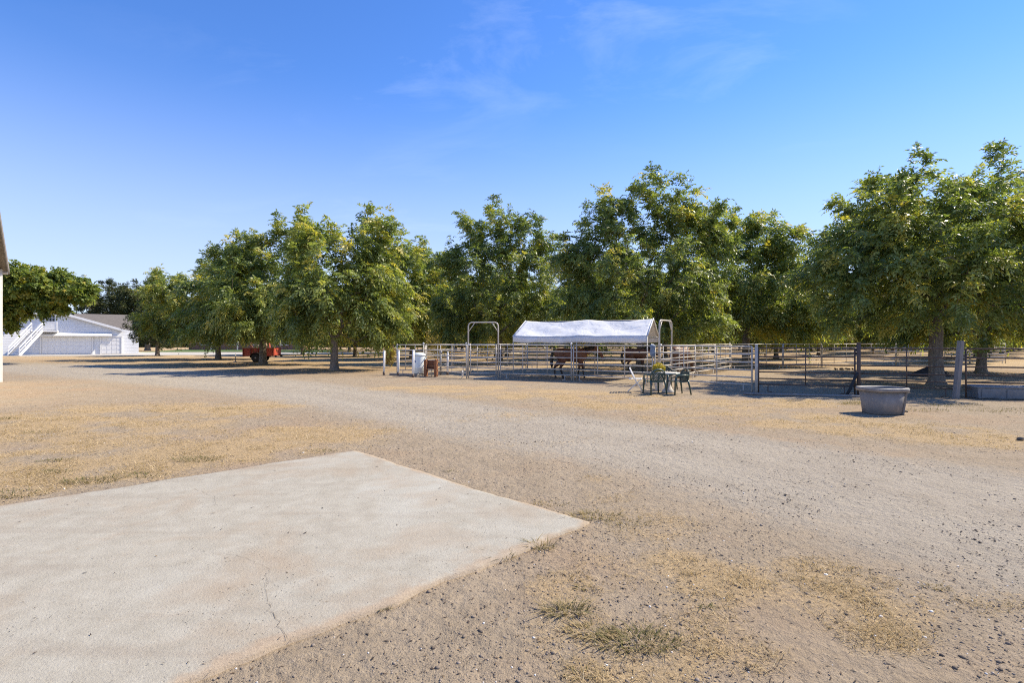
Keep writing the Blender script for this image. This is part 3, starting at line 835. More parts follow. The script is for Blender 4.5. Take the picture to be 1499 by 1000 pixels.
# dry brush under the orchard canopy behind the pen
def shrub(name, label, x, y, r, h, mat, n, seed, cat='shrub', group=None, tint=.5, leaf=.09):
    rg = np.random.RandomState(seed)
    t = thing(name, label, cat, (x, y, 0), 0, group)
    st = MB()
    for k in range(9):
        aa = rg.uniform(0, 6.28); rr_ = r * rg.uniform(.3, .8)
        st.tube([(0, 0, -.03), (math.cos(aa) * rr_ * .4, math.sin(aa) * rr_ * .4, h * .45), (math.cos(aa) * rr_, math.sin(aa) * rr_, h * rg.uniform(.75, .98))], [.014, .009, .004], 4)
    st.build('stems', M['bark'], t)
    d = rg.normal(size=(n, 3)); d /= np.linalg.norm(d, axis=1)[:, None]
    u = rg.rand(n, 1) ** .45
    C = d * u * np.array([r, r, h * .5]) * (0.75 + .5 * vnoise(d[:, 0] * 2.5 + seed, d[:, 2] * 2.5 + 7)[:, None]) + np.array([0, 0, h * .52])
    C[:, 2] = np.maximum(C[:, 2], .03)
    a = rg.normal(size=(n, 3)) + np.array([0, 0, .5]); a /= np.linalg.norm(a, axis=1)[:, None]
    b = np.cross(a, rg.normal(size=(n, 3))); b /= np.linalg.norm(b, axis=1)[:, None]
    s = leaf * rg.uniform(.6, 1.3, (n, 1))
    VV = np.stack([C - a * s, C + b * s * .4, C + a * s, C - b * s * .4], 1).reshape(-1, 3)
    link_mesh('foliage', npmesh('foliage', VV, np.arange(n * 4).reshape(-1, 4), mat, {'tint': np.repeat(np.clip(rg.normal(tint, .2, n), 0, 1), 4)}), None, t)
    return t
for k, (px, Yd, r, h, lab) in enumerate([(571, 34, .42, 1.5, 'thin dry sapling bush just left of the white posts'),
                                         (645, 46, 1.3, 2.9, 'tan dry bush behind the water tank under the trees'),
                                         (712, 47, 1.7, 2.4, 'tan dry bush seen through the arched gate'),
                                         (860, 54, 1.8, 4.2, 'pale dry bush behind the canopy ridge'),
                                         (1120, 56, 1.8, 3.4, 'yellowed bush in the orchard behind the right pen')]):
    p = AT(px, 520, Yd)
    shrub('dry_bush', lab, p.x, Yd, r, h, M['brush'], 420 if k == 0 else 1300, 40 + k, group='dry bushes under the orchard', leaf=.11)

# ------------------------------------------------------------------ white garage, far left
TH = R(36)
GX_, GY_ = -60.5, 66.0
def s_at(px):
    k = (px - 749.5) / FPX
    c, s = math.cos(TH), math.sin(TH)
    return (k * GY_ - GX_) / (c - k * s)
def h_at(px, py):
    s = s_at(px)
    return CAM_H - (py - 499) * (GY_ + s * math.sin(TH)) / FPX
gar = thing('garage', 'white two storey garage with outside stair and two wide doors', 'building', (GX_, GY_, 0), TH)
s0, s1 = s_at(2) - 1.5, s_at(203)
sp_, se = s_at(72), s_at(174)
hp, he = 5.75, h_at(174, 481)
hl = 3.4
DEP = 9.0
mb = MB()
prof = [(s0, 0), (s1, 0), (s1, he - .25), (se, he), (sp_, hp), (s0, hl)]
n = len(prof)
mb.add([(x, 0, z) for x, z in prof] + [(x, DEP, z) for x, z in prof], [tuple(range(n)), tuple(reversed(range(n, 2 * n)))] + [(i, n + i, n + (i + 1) % n, (i + 1) % n) for i in range(n)])
mb.build('wall', M['siding'], gar)
# roof slabs
def slab_roof(mb, x0, z0, x1, z1, y0, y1, t):
    d = Vector((x1 - x0, 0, z1 - z0)); nn = Vector((-d.z, 0, d.x)).normalized() * t
    if nn.z < 0: nn = -nn
    P = [(x0, z0), (x1, z1)]
    vs = []
    for y in (y0, y1):
        for (x, z) in P: vs += [(x, y, z + .01), (x + nn.x, y, z + nn.z + .01)]
    mb.add(vs, [(0, 2, 3, 1), (4, 5, 7, 6), (0, 4, 6, 2), (1, 3, 7, 5), (0, 1, 5, 4), (2, 6, 7, 3)])
mb = MB(); sl = (hp - he) / (se - sp_)
slab_roof(mb, sp_, hp, se + .5, he - .5 * sl, -.45, DEP + .3, .16)
slab_roof(mb, sp_, hp, s0 - .4, hl - .15, -.45, DEP + .3, .16)
rf = mb.build('roof', M['roof'], gar)
mb = MB(); slab_roof(mb, sp_, hp - .16, se + .5, he - .5 * sl - .16, -.53, -.452, .30); slab_roof(mb, sp_, hp - .16, s0 - .4, hl - .31, -.53, -.452, .30)
mb.build('fascia', M['trim'], rf)
# rear wing with level ridge
wx0, wx1 = s_at(100), s_at(190)
mb = MB(); mb.box(((wx0 + wx1) / 2, DEP + 4.5, 1.6), (wx1 - wx0, 8.9, 3.2)); mb.build('rear_wing_wall', M['siding'], gar)
mb = MB()
for sgn in (0, 1):
    ya, yb = (DEP + .0 - .5, DEP + 4.6) if sgn == 0 else (DEP + 9.4, DEP + 4.6)
    mb.add([(wx0 - .3, ya, 3.15), (wx1 + .3, ya, 3.15), (wx1 + .3, yb, 5.75), (wx0 - .3, yb, 5.75), (wx0 - .3, ya, 3.3), (wx1 + .3, ya, 3.3), (wx1 + .3, yb, 5.9), (wx0 - .3, yb, 5.9)],
           [(0, 3, 2, 1), (4, 5, 6, 7), (0, 1, 5, 4), (1, 2, 6, 5), (2, 3, 7, 6), (3, 0, 4, 7)])
mb.build('rear_wing_roof', M['roof'], gar)
# garage doors with raised panels
def gdoor(pxa, pxb, cols):
    xa, xb = s_at(pxa), s_at(pxb); h = 2.25
    d = MB().box(((xa + xb) / 2, -.03, h / 2 + .02), (xb - xa, .05, h)).build('garage_door', M['door_white'], gar)
    mb = MB(); w = (xb - xa) / cols; hh_ = h / 4
    for c in range(cols):
        for r in range(4):
            mb.box((xa + (c + .5) * w, -.068, .02 + (r + .5) * hh_), (w * .82, .03, hh_ * .74))
    mb.build('raised_panels', M['door_white'], d)
    fr = MB(); fr.box((xa - .09, -.06, h / 2 + .05), (.16, .14, h + .1)); fr.box((xb + .09, -.06, h / 2 + .05), (.16, .14, h + .1)); fr.box(((xa + xb) / 2, -.06, h + .14), (xb - xa + .34, .14, .2))
    fr.build('door_frame', M['trim'], d)
gdoor(61, 134, 8); gdoor(149, 177, 4)
mb = MB(); xa, xb = s_at(58), s_at(164)
mb.add([(xa, -.001, 2.85), (xb, -.001, 2.85), (xb, -.85, 2.52), (xa, -.85, 2.52), (xa, -.001, 2.70), (xb, -.001, 2.70), (xb, -.85, 2.40), (xa, -.85, 2.40)], [(0, 1, 2, 3), (7, 6, 5, 4), (3, 2, 6, 7), (0, 3, 7, 4), (1, 5, 6, 2)])
mb.build('pent_overhang', M['trim'], gar)
# balcony, its door and railing
bx0, bx1 = s_at(51), s_at(86); bz = 3.02
MB().box(((bx0 + bx1) / 2, -.75, bz), (bx1 - bx0, 1.5, .22)).build('balcony_floor', M['trim'], gar)
d = MB().box((s_at(74), -.03, bz + 1.2), (1.0, .06, 2.0)).build('balcony_door', M['trim'], gar)
for cx in range(3):
    for cz in range(2):
        MB().box((s_at(74) - .29 + cx * .29, -.066, bz + 1.45 + cz * .42), (.23, .02, .36)).build('pane', M['glass'], d)
rl = MB(); rl.box(((bx0 + bx1) / 2 + .4, -1.45, bz + 1.05), (bx1 - bx0 - .8, .09, .08)); rail = rl.build('balcony_railing', M['trim'], gar)
MB().box(((bx0 + bx1) / 2 + .4, -1.45, bz + .22), (bx1 - bx0 - .8, .06, .06)).build('bottom_rail', M['trim'], rail)
nb_ = 14
for k in range(nb_):
    MB().box((bx0 + .9 + (bx1 - bx0 - .95) * k / (nb_ - 1), -1.45, bz + .6), (.045, .045, .85)).build('baluster', M['trim'], rail)
for xx in (bx0 + .85, bx1 - .05):
    MB().box((xx, -1.45, bz + .6), (.12, .12, 1.2)).build('railing_post', M['trim'], rail)
# stairs run outwards from the balcony towards the yard
stx = bx0 + .35; sw = 1.25; run = 3.3; drop = bz
dirx, diry = -.53, -.848
stair = MB()
for sgn in (-1, 1):
    o = Vector((.848, -.53, 0)) * (sw / 2 * sgn)
    a_ = Vector((stx, -1.3, bz + .02)) + o; b_ = Vector((stx + dirx * run, -1.3 + diry * run, 0.02)) + o
    stair.bar(a_, b_, .08, .3)
st = stair.build('stair_stringers', M['trim'], gar)
for k in range(14):
    t = (k + .5) / 14
    p = Vector((stx + dirx * run * t, -1.3 + diry * run * t, bz * (1 - t) + .06))
    MB().box(p, (.27, sw - .1, .05), Matrix.Rotation(math.atan2(diry, dirx), 3, 'Z')).build('tread', M['trim'], st)
hr = MB()
for sgn in (-1, 1):
    o = Vector((.848, -.53, 0)) * (sw / 2 * sgn)
    a_ = Vector((stx, -1.3, bz + 1.0)) + o; b_ = Vector((stx + dirx * run, -1.3 + diry * run, 1.0)) + o
    hr.bar(a_, b_, .07, .12)
    hr.bar(a_ - Vector((0, 0, .45)), b_ - Vector((0, 0, .45)), .05, .09)
    for k in range(5):
        p = a_.lerp(b_, k / 4)
        hr.box((p.x, p.y, p.z - .5), (.09, .09, 1.05))
hr.build('stair_handrails', M['trim'], gar)
# brick house glimpsed under the leftmost orchard tree
hs = thing('brick_house', 'low brick house glimpsed beyond the lawn under the leftmost walnut', 'building', (-58, 106, 0), R(5))
MB().box((4, 3, 1.5), (22, 6, 3.0)).build('wall', M['brick'], hs)
MB().add([(-7.6, -.7, 2.95), (15.6, -.7, 2.95), (15.6, 6.7, 2.95), (-7.6, 6.7, 2.95), (-6, 3, 4.9), (14, 3, 4.9)], [(0, 1, 5, 4), (1, 2, 5), (2, 3, 4, 5), (3, 0, 4), (3, 2, 1, 0)]).build('roof', M['roof'], hs)
for k in range(4):
    w_ = MB().box((-4 + k * 5.2, -.03, 1.6), (1.7, .08, 1.3)).build('window', M['trim'], hs)
    MB().box((-4 + k * 5.2, -.075, 1.6), (1.45, .03, 1.05)).build('pane', M['glass'], w_)
for k in range(3):
    MB().box((-2 + k * 5, -1.3, 1.48), (.22, .22, 2.95)).build('porch_post', M['trim'], hs)

# near barn whose far corner shows at the left edge
bd = Vector((.66, -.75, 0)).normalized()
barn = thing('barn', 'white barn corner with weathered roof edge at the left border', 'building', (-21.5, 22.05, 0), math.atan2(bd.y, bd.x))
bw, bl, bh, br = 12.0, 14.0, 4.75, 6.3
prof = [(0, 0), (bw, 0), (bw, bh), (bw / 2, br), (0, bh)]
n = 5
mb = MB(); mb.add([(x, 0, z) for x, z in prof] + [(x, -bl, z) for x, z in prof], [tuple(reversed(range(n))), tuple(range(n, 2 * n))] + [(i, (i + 1) % n, n + (i + 1) % n, n + i) for i in range(n)])
mb.build('wall', M['barn_wall'], barn)
MB().box((.07, .03, bh / 2 - .02), (.2, .07, bh)).build('corner_board', M['white_paint'], barn)
MB().box((-.03, -.12, bh / 2 - .02), (.06, .24, bh)).build('corner_board', M['white_paint'], barn)
mb = MB(); sl = (br - bh) / (bw / 2)
slab_roof(mb, bw / 2, br, -.3, bh - .3 * sl, -bl - .3, .22, .16); slab_roof(mb, bw / 2, br, bw + .3, bh - .3 * sl, -bl - .3, .22, .16)
rf = mb.build('roof', M['barn_roof'], barn)
mb = MB(); slab_roof(mb, bw / 2, br - .12, -.3, bh - .3 * sl - .12, .222, .26, .26); slab_roof(mb, bw / 2, br - .12, bw + .3, bh - .3 * sl - .12, .222, .26, .26)
mb.build('rake_board', M['grey_wood'], rf)
MB().tube([(-.37, .2, bh - .12), (-.37, -bl, bh - .12)], .07, 8).build('gutter', M['white_paint'], rf)

# ------------------------------------------------------------------ corral panels
def panel(name, label, a, b, mat, heights, r=.024, stays=2, group=None, feet=True, cap=None, rpost=None, cat='fence panel'):
    a = Vector((a[0], a[1], 0)); b = Vector((b[0], b[1], 0))
    d = b - a; L = d.length
    t = thing(name, label, cat, a, math.atan2(d.y, d.x), group)
    g_ = .05
    rp = rpost or r * 1.15
    for x in (g_, L - g_):
        MB().tube([(x, 0, -.02), (x, 0, heights[0] + (0.04 if cap else 0.0))], rp, 8).build('post', mat, t, True)
    me = MB().tube([(g_, 0, 0), (L - g_, 0, 0)], r, 8).mesh('rail', True); me.materials.append(mat)
    for h in heights:
        o = link_mesh('rail', me, None, t); o.location = (0, 0, h)
    me = MB().tube([(0, -.004, heights[-1]), (0, -.004, heights[0])], r * .75, 6).mesh('stay', True); me.materials.append(mat)
    for k in range(stays):
        o = link_mesh('stay', me, None, t); o.location = (L * (k + 1) / (stays + 1), 0, 0)
    if feet:
        for x in (.34, L - .34):
            MB().tube([(x, 0, heights[-1]), (x, 0, .03), (x + (.12 if x < L / 2 else -.12), 0, .012)], r * .8, 6).build('foot', mat, t, True)
    if cap:
        MB().lathe([(.032, 0), (.045, .02), (.045, .07), (.02, .1)], 10, (L - g_, 0, heights[0] + .02)).build('post_cap', M['white_paint'], t, True)
    return t
WH = [1.53, 1.26, .99, .73, .48, .24]
F0, F1, F2, F3, F4 = G(684, 553), G(731, 553.5), G(838, 556.5), G(957, 563), G(1103, 573)
Lp = Vector((-4.5, 27.0, 0)); Lq = Vector((-5.9, 26.7, 0))
GF = 'white pipe panels on the near side of the corral'
panel('corral_panel', 'white pipe panel from the tank corner running back beside the water tank', Lq, Lp, M['galv'], WH, group=GF, cap=True)
panel('corral_panel', 'white pipe panel between the wooden stand and the arched gate', Lp, F0, M['galv'], WH, group=GF)
panel('corral_panel', 'white pipe panel under the left half of the canopy front', F1, F2, M['galv'], WH, group=GF, cap=True)
panel('corral_panel', 'white pipe panel under the right half of the canopy front', F2, F3, M['galv'], WH, group=GF)
panel('corral_panel', 'white pipe panel behind the patio chairs running to the dark fence', F3, F4, M['galv'], WH, group=GF)
def bow_gate(label, a, b, top, mat, name='bow_gate'):
    a = Vector((a[0], a[1], 0)); b = Vector((b[0], b[1], 0)); d = b - a; L = d.length
    t = thing(name, label, 'gate', a, math.atan2(d.y, d.x), 'arched pipe gates of the corral')
    p = [(0, 0, -.02), (0, 0, top - .16), (.05, 0, top - .05), (.16, 0, top), (L - .16, 0, top), (L - .05, 0, top - .05), (L, 0, top - .16), (L, 0, -.02)]
    MB().tube(p, .031, 10).build('arch', mat, t, True)
    MB().tube([(.0, 0, top - .45), (.30, 0, top - .02)], .02, 6).build('brace', mat, t, True)
    MB().tube([(L, 0, top - .45), (L - .30, 0, top - .02)], .02, 6).build('brace', mat, t, True)
    for x in (.10, L - .10):
        MB().tube([(x, 0, .2), (x, 0, 1.57)], .025, 8).build('leaf_post', mat, t, True)
    me = MB().tube([(.10, 0, 0), (L - .10, 0, 0)], .021, 8).mesh('rail', True); me.materials.append(mat)
    for h in WH:
        o = link_mesh('rail', me, None, t); o.location = (0, 0, h)
    MB().tube([(L * .3, -.004, WH[-1]), (L * .3, -.004, WH[0])], .016, 6).build('stay', mat, t, True)
    MB().box((.05, -.03, 1.56), (.13, .07, .09)).build('latch', M['white_paint'], t)
    MB().tube([(0, 0, .008), (L, 0, .008)], .02, 6).build('threshold', mat, t, True)
    return t
bow_gate('tall arched white pipe gate left of the canopy', F0 + Vector((.05, 0, 0)), F1 - Vector((.05, 0, 0)), 2.58, M['galv'])
dv = (Vector((12.97, 31.1, 0)) - F3).normalized()
bow_gate('arched pipe gate seen edge on at the right end of the canopy', F3 + dv * .35 + Vector((.1, 0, 0)), F3 + dv * 1.85 + Vector((.1, 0, 0)), 2.55, M['galv'])
q = [F3 + dv * (1.95 + 3.68 * k) for k in range(3)] + [Vector((12.97, 31.1, 0))]
for k, lab in enumerate(['white pipe panel dividing the two pens, next to the edge-on gate', 'middle white pipe panel dividing the two pens', 'farthest white pipe panel dividing the two pens']):
    panel('corral_panel', lab, q[k], q[k + 1], M['galv'], WH, group='white pipe panels dividing the pens')
back = [Lp + Vector((.05, .1, 0)), Vector((-2.6, 30.1, 0)), Vector((.9, 32.2, 0)), Vector((4.5, 33.0, 0)), Vector((8.1, 32.6, 0)), Vector((12.97, 31.15, 0)), Vector((17.2, 33.3, 0)), Vector((20.6, 34.9, 0)), Vector((24.0, 36.4, 0)), Vector((27.6, 37.7, 0)), Vector((31.2, 39.0, 0)), Vector((34.9, 40.0, 0)), Vector((38.6, 41.0, 0))]
backlab = ['back corral panel nearest the water tank', 'back corral panel seen through the arched gate', 'back corral panel behind the left half of the canopy', 'back corral panel behind the middle of the canopy', 'back corral panel behind the chestnut horse',
           'back corral panel starting at the far corner of the divider', 'second back panel right of the divider corner', 'third back panel right of the divider corner', 'back panel just left of the thick walnut trunk',
           'back panel just right of the thick walnut trunk', 'back panel behind the leaning grey post', 'back panel nearest the right border']
for k in range(len(back) - 1):
    panel('corral_panel', 'white pipe ' + backlab[k], back[k], back[k + 1], M['galv'], WH, group='white pipe panels on the far side of the pens', cap=(k % 2 == 0), r=.026)

# dark pipe fence
DH = [1.48, 1.20, .93, .68, .46, .27]
E1 = G(1254, 577); E2 = G(1404, 581); ed = (E2 - E1).normalized()
E0 = F4 + Vector((.10, -.03, 0)); E3 = E2 + ed * 3.1; E4 = E3 + ed * 3.1
for a, b, lab in ((E0, E1, 'dark rusty pipe panel left of the grey tub'), (E1, E2, 'dark rusty pipe panel behind the grey tub'), (E2 + ed * .12, E3, 'dark rusty pipe panel behind the low blue-grey trough')):
    panel('pipe_panel', lab, a, b, M['dark_pipe'], DH, r=.022, stays=1, group='dark pipe fence panels')
def simple_post(name, label, base, top, r, mat, foot=None, group=None, square=False):
    t = thing(name, label, 'post', base, 0, group)
    d = Vector(top) - Vector(base)
    if square:
        MB().bar((0, 0, -.05), d, r * 2, r * 1.7).build('shaft', mat, t, bevel=.012)
    else:
        MB().tube([(0, 0, -.05), d * .5, d], r, 10).build('shaft', mat, t, True)
        MB().lathe([(r * 1.02, 0), (r * 1.12, .01), (r * 1.1, .03), (r * .4, .05)], 10, d).build('cap', mat, t, True)
    if foot:
        MB().tube([(0, 0, -.03), (0, 0, .16)], r * 1.06, 10).build('rusty_foot', foot, t, True)
    return t
simple_post('fence_post', 'white pipe post where the white panel meets the dark fence', F4 + Vector((.04, -.12, 0)), F4 + Vector((.04, -.12, 1.56)), .045, M['galv'])
p = E1 + Vector((0, -.1, 0))
dp = simple_post('fence_post', 'dark round post with slanting brace behind the grey tub', p, p + Vector((0, 0, 1.62)), .055, M['dark_pipe'])
MB().tube([(-.42, -.06, 0), (-.30, -.05, .2), (-.10, -.02, .62), (0, 0, .72)], .045, 8).build('brace', M['rubber'], dp, True)
p = G(1399, 582)
simple_post('fence_post', 'thick leaning weathered grey wooden post in the dark fence', p, p + Vector((.17, .02, 1.72)), .07, M['grey_wood'], square=True)
MB().tube([G(1397, 584) + Vector((.19, .03, .02)), G(1397, 584) + Vector((.24, .06, .55))], .05, 8)
# pipe lying along the foot of the dark fence
gp = MB().tube([G(1088, 577) + Vector((0, 0, .03)), G(1180, 579.5) + Vector((0, 0, .035)), G(1268, 581) + Vector((0, 0, .03))], .04, 10).build('ground_pole', M['grey_wood'], None, True)
tag(gp, 'weathered grey pole lying on the ground along the foot of the dark fence', 'pole')

# white marker posts at the left of the corral
for (px, py, hgt, lab) in ((562, 548, 1.2, 'leftmost slim white post standing alone left of the corral'), (583, 549, 1.22, 'white post at the left corner of the corral panels'),
                           (604.5, 551.5, 1.26, 'white post directly in front of the water tank'), (655, 548, 1.12, 'white post between the wooden stand and the arched gate')):
    p = G(px, py)
    simple_post('white_post', lab, p, p + Vector((.02, 0, hgt)), .055, M['white_paint'], M['dark_pipe'], 'white posts by the water tank')
p = G(677, 551.5)
simple_post('white_post', 'short white stub post at the foot of the arched gate', p, p + Vector((0, 0, .27)), .035, M['white_paint'], None, 'white posts by the water tank')
p1, p2 = G(571, 548.5), G(612, 550)
tb = MB().bar(p1 + Vector((0, 0, .06)), p2 + Vector((0, 0, .06)), .12, .10).build('ground_timber', M['grey_wood'], None, bevel=.01)
tag(tb, 'weathered timber lying between the white posts', 'timber')

# water tank
p = G(613.5, 549.3)
tk = thing('water_tank', 'white cylindrical poly water tank with domed lid and blue label', 'tank', (p.x, p.y, 0))
MB().lathe([(.27, 0), (.29, .02), (.29, .10), (.27, .12)], 20).build('base_stand', M['grey_wood'], tk, True)
MB().lathe([(.300, .12), (.318, .15), (.320, .40), (.324, .41), (.320, .42), (.320, .98), (.300, 1.04)], 32).build('body', M['tank'], tk, True)
MB().lathe([(.331, .99), (.334, 1.03), (.318, 1.065), (.22, 1.13), (.10, 1.155), (.02, 1.16)], 32).build('lid', M['tank'], tk, True)
lb = MB()
for k in range(3):
    a0 = R(-128 + k * 6); a1 = R(-122 + k * 6)
    lb.add([(.3225 * math.cos(a0), .3225 * math.sin(a0), .66), (.3225 * math.cos(a1), .3225 * math.sin(a1), .66), (.3225 * math.cos(a1), .3225 * math.sin(a1), .78), (.3225 * math.cos(a0), .3225 * math.sin(a0), .78)], [(0, 1, 2, 3)])
lb.build('label_sticker', M['blue'], tk)
MB().tube([(.05, -.30, .2), (.05, -.42, .2), (.05, -.44, .05), (.3, -.44, .03)], .022, 8).build('outlet_pipe', M['galv'], tk, True)
# wooden stand
p = G(631.5, 550.5)
ws = thing('wooden_stand', 'brown stained wooden box stand on two board legs beside the water tank', 'stand', (p.x, p.y, 0), R(-12))
ws.scale = (.84, .84, .9)
for sx in (-.31, .31):
    MB().box((sx, 0, .46), (.07, .36, .94)).build('side_board', M['brown_wood'], ws, bevel=.008)
    MB().box((sx, -.19, .44), (.15, .035, .90)).build('leg_board', M['brown_wood'], ws, bevel=.006)
for k in range(3):
    MB().box((0, .155, .50 + k * .148), (.545, .03, .14)).build('back_plank', M['brown_wood'], ws, bevel=.005)
MB().box((0, 0, .42), (.545, .34, .03)).build('shelf', M['brown_wood'], ws)
MB().tube([(.02, .0, 0), (.02, .0, .30), (.02, -.1, .36)], .02, 8).build('standpipe', M['galv'], ws, True)
p = G(640, 549) + Vector((.1, .5, 0))
vp = thing('vent_pipe', 'grey upright standpipe behind the wooden stand', 'pipe', (p.x, p.y, 0))
MB().tube([(0, 0, 0), (0, 0, 1.2)], .05, 10).build('pipe', M['steel'], vp, True)
MB().lathe([(.075, 0), (.085, .05), (.085, .15), (.05, .17)], 12, (0, 0, 1.08)).build('cap', M['steel'], vp, True)

# ------------------------------------------------------------------ canopy
CA = R(-24)
cl = Vector((0.05, 24.1, 0))
cn = thing('canopy', 'white tarp canopy shelter with pitched roof on pipe legs', 'canopy', cl, CA)
CL, CW, EH, RH = 6.05, 3.05, 1.93, 2.70
rc = random.Random(8)
nu, nv = 48, 24
vs = []; fs = []
for j in range(nv + 1):
    v = j / nv                       # 0 front eave .. 1 back eave
    for i in range(nu + 1):
        u = i / nu
        y = v * CW
        z = EH + (RH - EH) * (1 - abs(2 * v - 1))
        bay = (u * 2) % 1.0 if u < 1 else 1.0
        sag = math.sin(math.pi * bay) * (1 - (2 * abs(v - .5)) ** 6 * .9)
        z -= .12 * sag * (0.55 + .45 * math.sin(math.pi * min(abs(v - .5) * 2, 1)))
        z += .03 * (float(fbm(np.array([u * 9 + 3 * v]), np.array([v * 7]), 4)[0]) - .5) * 2
        w = abs(v - .5) * 2
        z += .05 * math.sin((u * 2 - w * .8) * 9) * math.sin(math.pi * w) * bay * (1 - bay) * 3
        vs.append((u * CL, y, z))
for j in range(nv):
    for i in range(nu):
        a = j * (nu + 1) + i
        fs.append((a, a + 1, a + nu + 2, a + nu + 1))
ro = MB().add(vs, fs).build('roof_tarp', M['tarp'], cn, True)
so = ro.modifiers.new('thick', 'SOLIDIFY'); so.thickness = .006
for nm, y in (('front_valance', -.012), ('back_valance', CW + .012)):
    vv = []; ff = []
    for i in range(nu + 1):
        u = i / nu
        bz0 = vs[i][2] if y < 1 else vs[nv * (nu + 1) + i][2]
        wv = .018 * math.sin(u * 31) + .012 * math.sin(u * 77)
        for k, t in enumerate((0, .33, .66, 1)):
            vv.append((u * CL, y + wv * t * (1 if y < 1 else -1), bz0 - .015 - t * (.27 + .012 * math.sin(u * 23))))
        if i:
            for k in range(3):
                b = 4 * (i - 1)
                ff.append((b + k, b + 4 + k, b + 5 + k, b + 1 + k))
    o = MB().add(vv, ff).build(nm, M['tarp'], ro, True)
    so = o.modifiers.new('thick', 'SOLIDIFY'); so.thickness = .004
for k, x in enumerate((0.0, CL / 2, CL)):
    for y in (0.02, CW - .02):
        MB().tube([(x, y, -.02), (x, y, EH - .03)], .024, 8).build('leg', M['galv'], cn, True)
    MB().tube([(x, .02, EH - .04), (x, CW / 2, RH - .05), (x, CW - .02, EH - .04)], .022, 8).build('rafter', M['galv'], cn, True)
# edge trim showing the gable end bar in white
MB().tube([(CL + .01, -.01, EH), (CL + .01, CW / 2, RH + .01), (CL + .01, CW + .01, EH)], .03, 8).build('gable_hem', M['tarp'], ro, True)
MB().tube([(-.01, -.01, EH), (-.01, CW / 2, RH + .01), (-.01, CW + .01, EH)], .022, 8).build('gable_hem', M['tarp'], ro, True)
for y, z in ((.02, EH - .05), (CW / 2, RH - .06), (CW - .02, EH - .05)):
    MB().tube([(0, y, z), (CL, y, z)], .02, 8).build('purlin', M['galv'], cn, True)
# hay bag at the panel joint
p = F3 + Vector((-.05, -.08, 0))
hb = thing('hay_bag', 'blue-grey bag hanging on the panel joint under the right canopy corner', 'bag', (p.x, p.y, 0))
MB().lathe([(.03, 1.10), (.08, 1.13), (.11, 1.22), (.10, 1.34), (.08, 1.43), (.12, 1.50), (.10, 1.56), (.04, 1.58)], 14, (-.03, -.06, 0), 1.0, .6).build('sack', M['bag'], hb, True)
MB().tube([(-.1, -.06, 1.52), (-.04, .02, 1.6), (.05, .06, 1.57), (.07, -.05, 1.52)], .02, 6).build('strap', M['white_paint'], hb, True)

